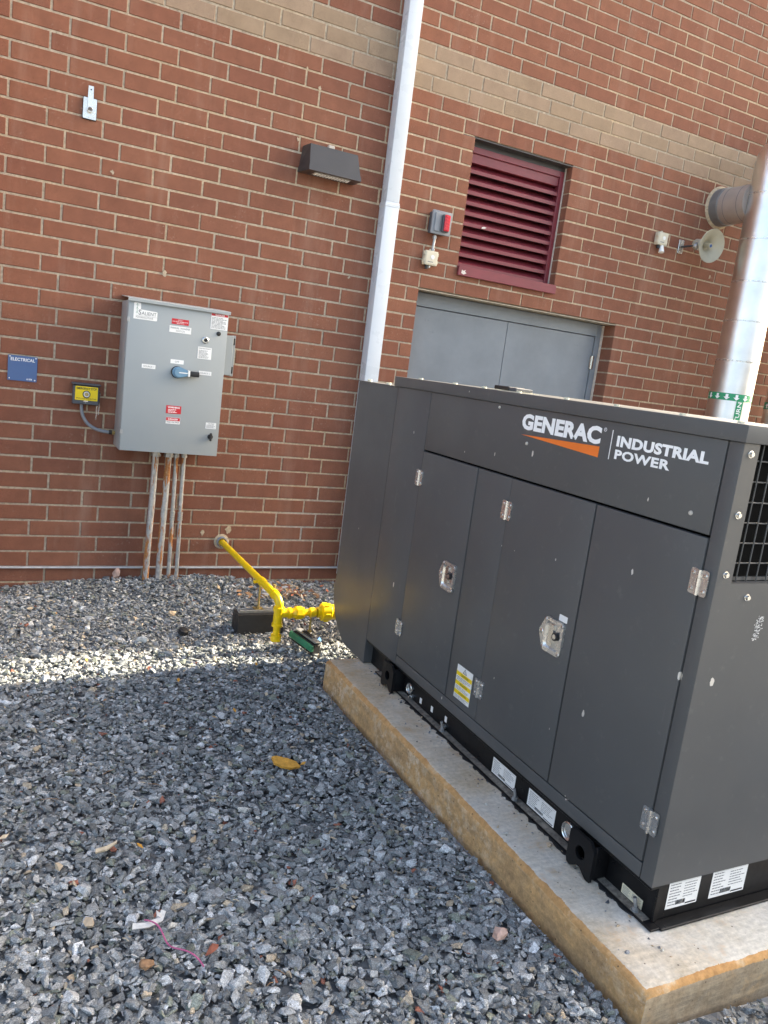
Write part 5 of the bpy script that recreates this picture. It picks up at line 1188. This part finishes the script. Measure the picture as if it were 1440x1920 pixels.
chip('wood_splinter', 0.162, -2.914, [(-0.035, -0.008), (0.0, -0.012), (0.038, 0.002), (0.042, 0.010), (0.005, 0.003), (-0.030, 0.006)], 0.006, 'pale_wood', 'pale thin wood splinter on the gravel at left', 'wood chip', (0.95, 0.25, 0.05), (-0.25, 0.95, 0.2), 0.008)
chip('white_scrap', 0.235, -3.290, [(-0.045, -0.008), (0.0, -0.013), (0.040, -0.004), (0.052, 0.022), (0.040, 0.030), (0.030, 0.008), (-0.010, 0.003), (-0.042, 0.010)], 0.004, 'white_shell', 'torn white scrap at the upper end of the pink wire', 'scrap', (0.97, -0.05, 0.1), (0.02, 0.9, 0.35), 0.010)
f = MB(); P = []
for k in range(22):
    t_ = k / 21; x = 0.226 + 0.115 * t_ + 0.008 * math.sin(t_ * 9); y = -3.285 - 0.215 * t_ + 0.006 * math.sin(t_ * 7 + 1)
    P.append((x, y, gtop(x, y) + 0.016 + 0.006 * math.sin(t_ * 11)))
f.tube(P, 0.0022, 'copper_wire', 8); tag(f.build('wire_piece'), 'short pink wire lying on the foreground gravel', 'wire')
f = MB(); x, y = 0.798, -0.975; f.lathe((x, y, gtop(x, y) - 0.004), (0.2, -0.3, 1), [(0, 0.03), (0.025, 0.028), (0.03, 0.02), (0.03, 0)], 'rubber_black', 10); tag(f.build('rubber_plug'), 'small black rubber plug in the gravel left of the rubber block', 'plug')
# grit washed up along the rail on the pad
rg = np.random.default_rng(3); f = MB()
for k in range(170):
    x = 1.385 + abs(rg.normal(0, 0.16)) if rg.random() < 0.25 else 1.535 - abs(rg.normal(0, 0.022)); y = rg.uniform(-3.98, -1.80)
    if x > 1.545 or x < 1.385: continue
    V, F_ = shapes[rg.integers(len(shapes))]; s_ = float(np.clip(rg.lognormal(math.log(0.0042), 0.5), 0.0018, 0.012))
    P = V @ (rotm(rg.uniform(0, 6.28), rg.normal(0, 0.2), rg.normal(0, 0.2)) * s_).T
    f.add(P + np.array([x, y, 0.0175 - P[:, 2].min() * 0.9]), [tuple(q) for q in F_], ['tan_stone', 'grey_plastic', 'pale_stone', 'dark_grey_plastic'][rg.integers(4)])
o = f.build('grit', None, angle=1); o['kind'] = 'stuff'; o['label'] = 'grit and stone crumbs lying on the concrete pad'; o['category'] = 'grit'
# twigs and leaf bits scattered over the gravel
rd = random.Random(8); f = MB()
for k in range(70):
    x, y = rd.uniform(-0.3, 1.3), rd.uniform(-4.0, -0.2); a = rd.uniform(0, 3.14); l = rd.uniform(0.008, 0.032); z = gtop(x, y) + 0.006
    if rd.random() < 0.5: f.tube([(x - l * math.cos(a), y - l * math.sin(a), z), (x, y + 0.002, z + 0.003), (x + l * math.cos(a), y + l * math.sin(a), z + 0.001)], 0.0011, rd.choice(['pale_wood', 'dry_leaf']), 5)
    else: f.prism([(-l * 0.6, 0), (0, l * 0.3), (l * 0.6, 0.002), (0.1 * l, -l * 0.28)], (x, y, z), (math.cos(a), math.sin(a), 0.15), (-math.sin(a), math.cos(a), 0.25), (0, 0, 1), 0, 0.001, rd.choice(['dry_leaf', 'pale_wood', 'orange_wood']))
o = f.build('twigs', None, angle=10); o['kind'] = 'stuff'; o['label'] = 'scattered twigs and leaf bits lying on the gravel'; o['category'] = 'litter'
# dry litter heap against the wall
rd = random.Random(21)
f = MB()
for k in range(110):
    x = 1.55 + rd.gauss(0.05, 0.14); y = -0.36 + rd.gauss(0, 0.07); z = gtop(x, y) + 0.01 + max(0, 0.035 - 0.2 * abs(x - 1.6)) * rd.random()
    u = Vector((rd.uniform(-1, 1), rd.uniform(-1, 1), rd.uniform(-0.3, 0.3))).normalized(); v_ = u.orthogonal().normalized(); l = rd.uniform(0.012, 0.038); h_ = rd.uniform(0.004, 0.016)
    f.prism([(-l, 0), (-l * 0.3, h_), (l, 0.002), (l * 0.2, -h_)], (x, y, z), u, v_, u.cross(v_), 0, 0.0015, rd.choice(['dry_leaf', 'dry_leaf', 'pale_wood', 'terracotta', 'white_shell']))
o = f.build('leaf_litter', None, angle=10); o['kind'] = 'stuff'; o['label'] = 'brown dry leaf litter heaped near the wall behind the yellow pipe'; o['category'] = 'litter'
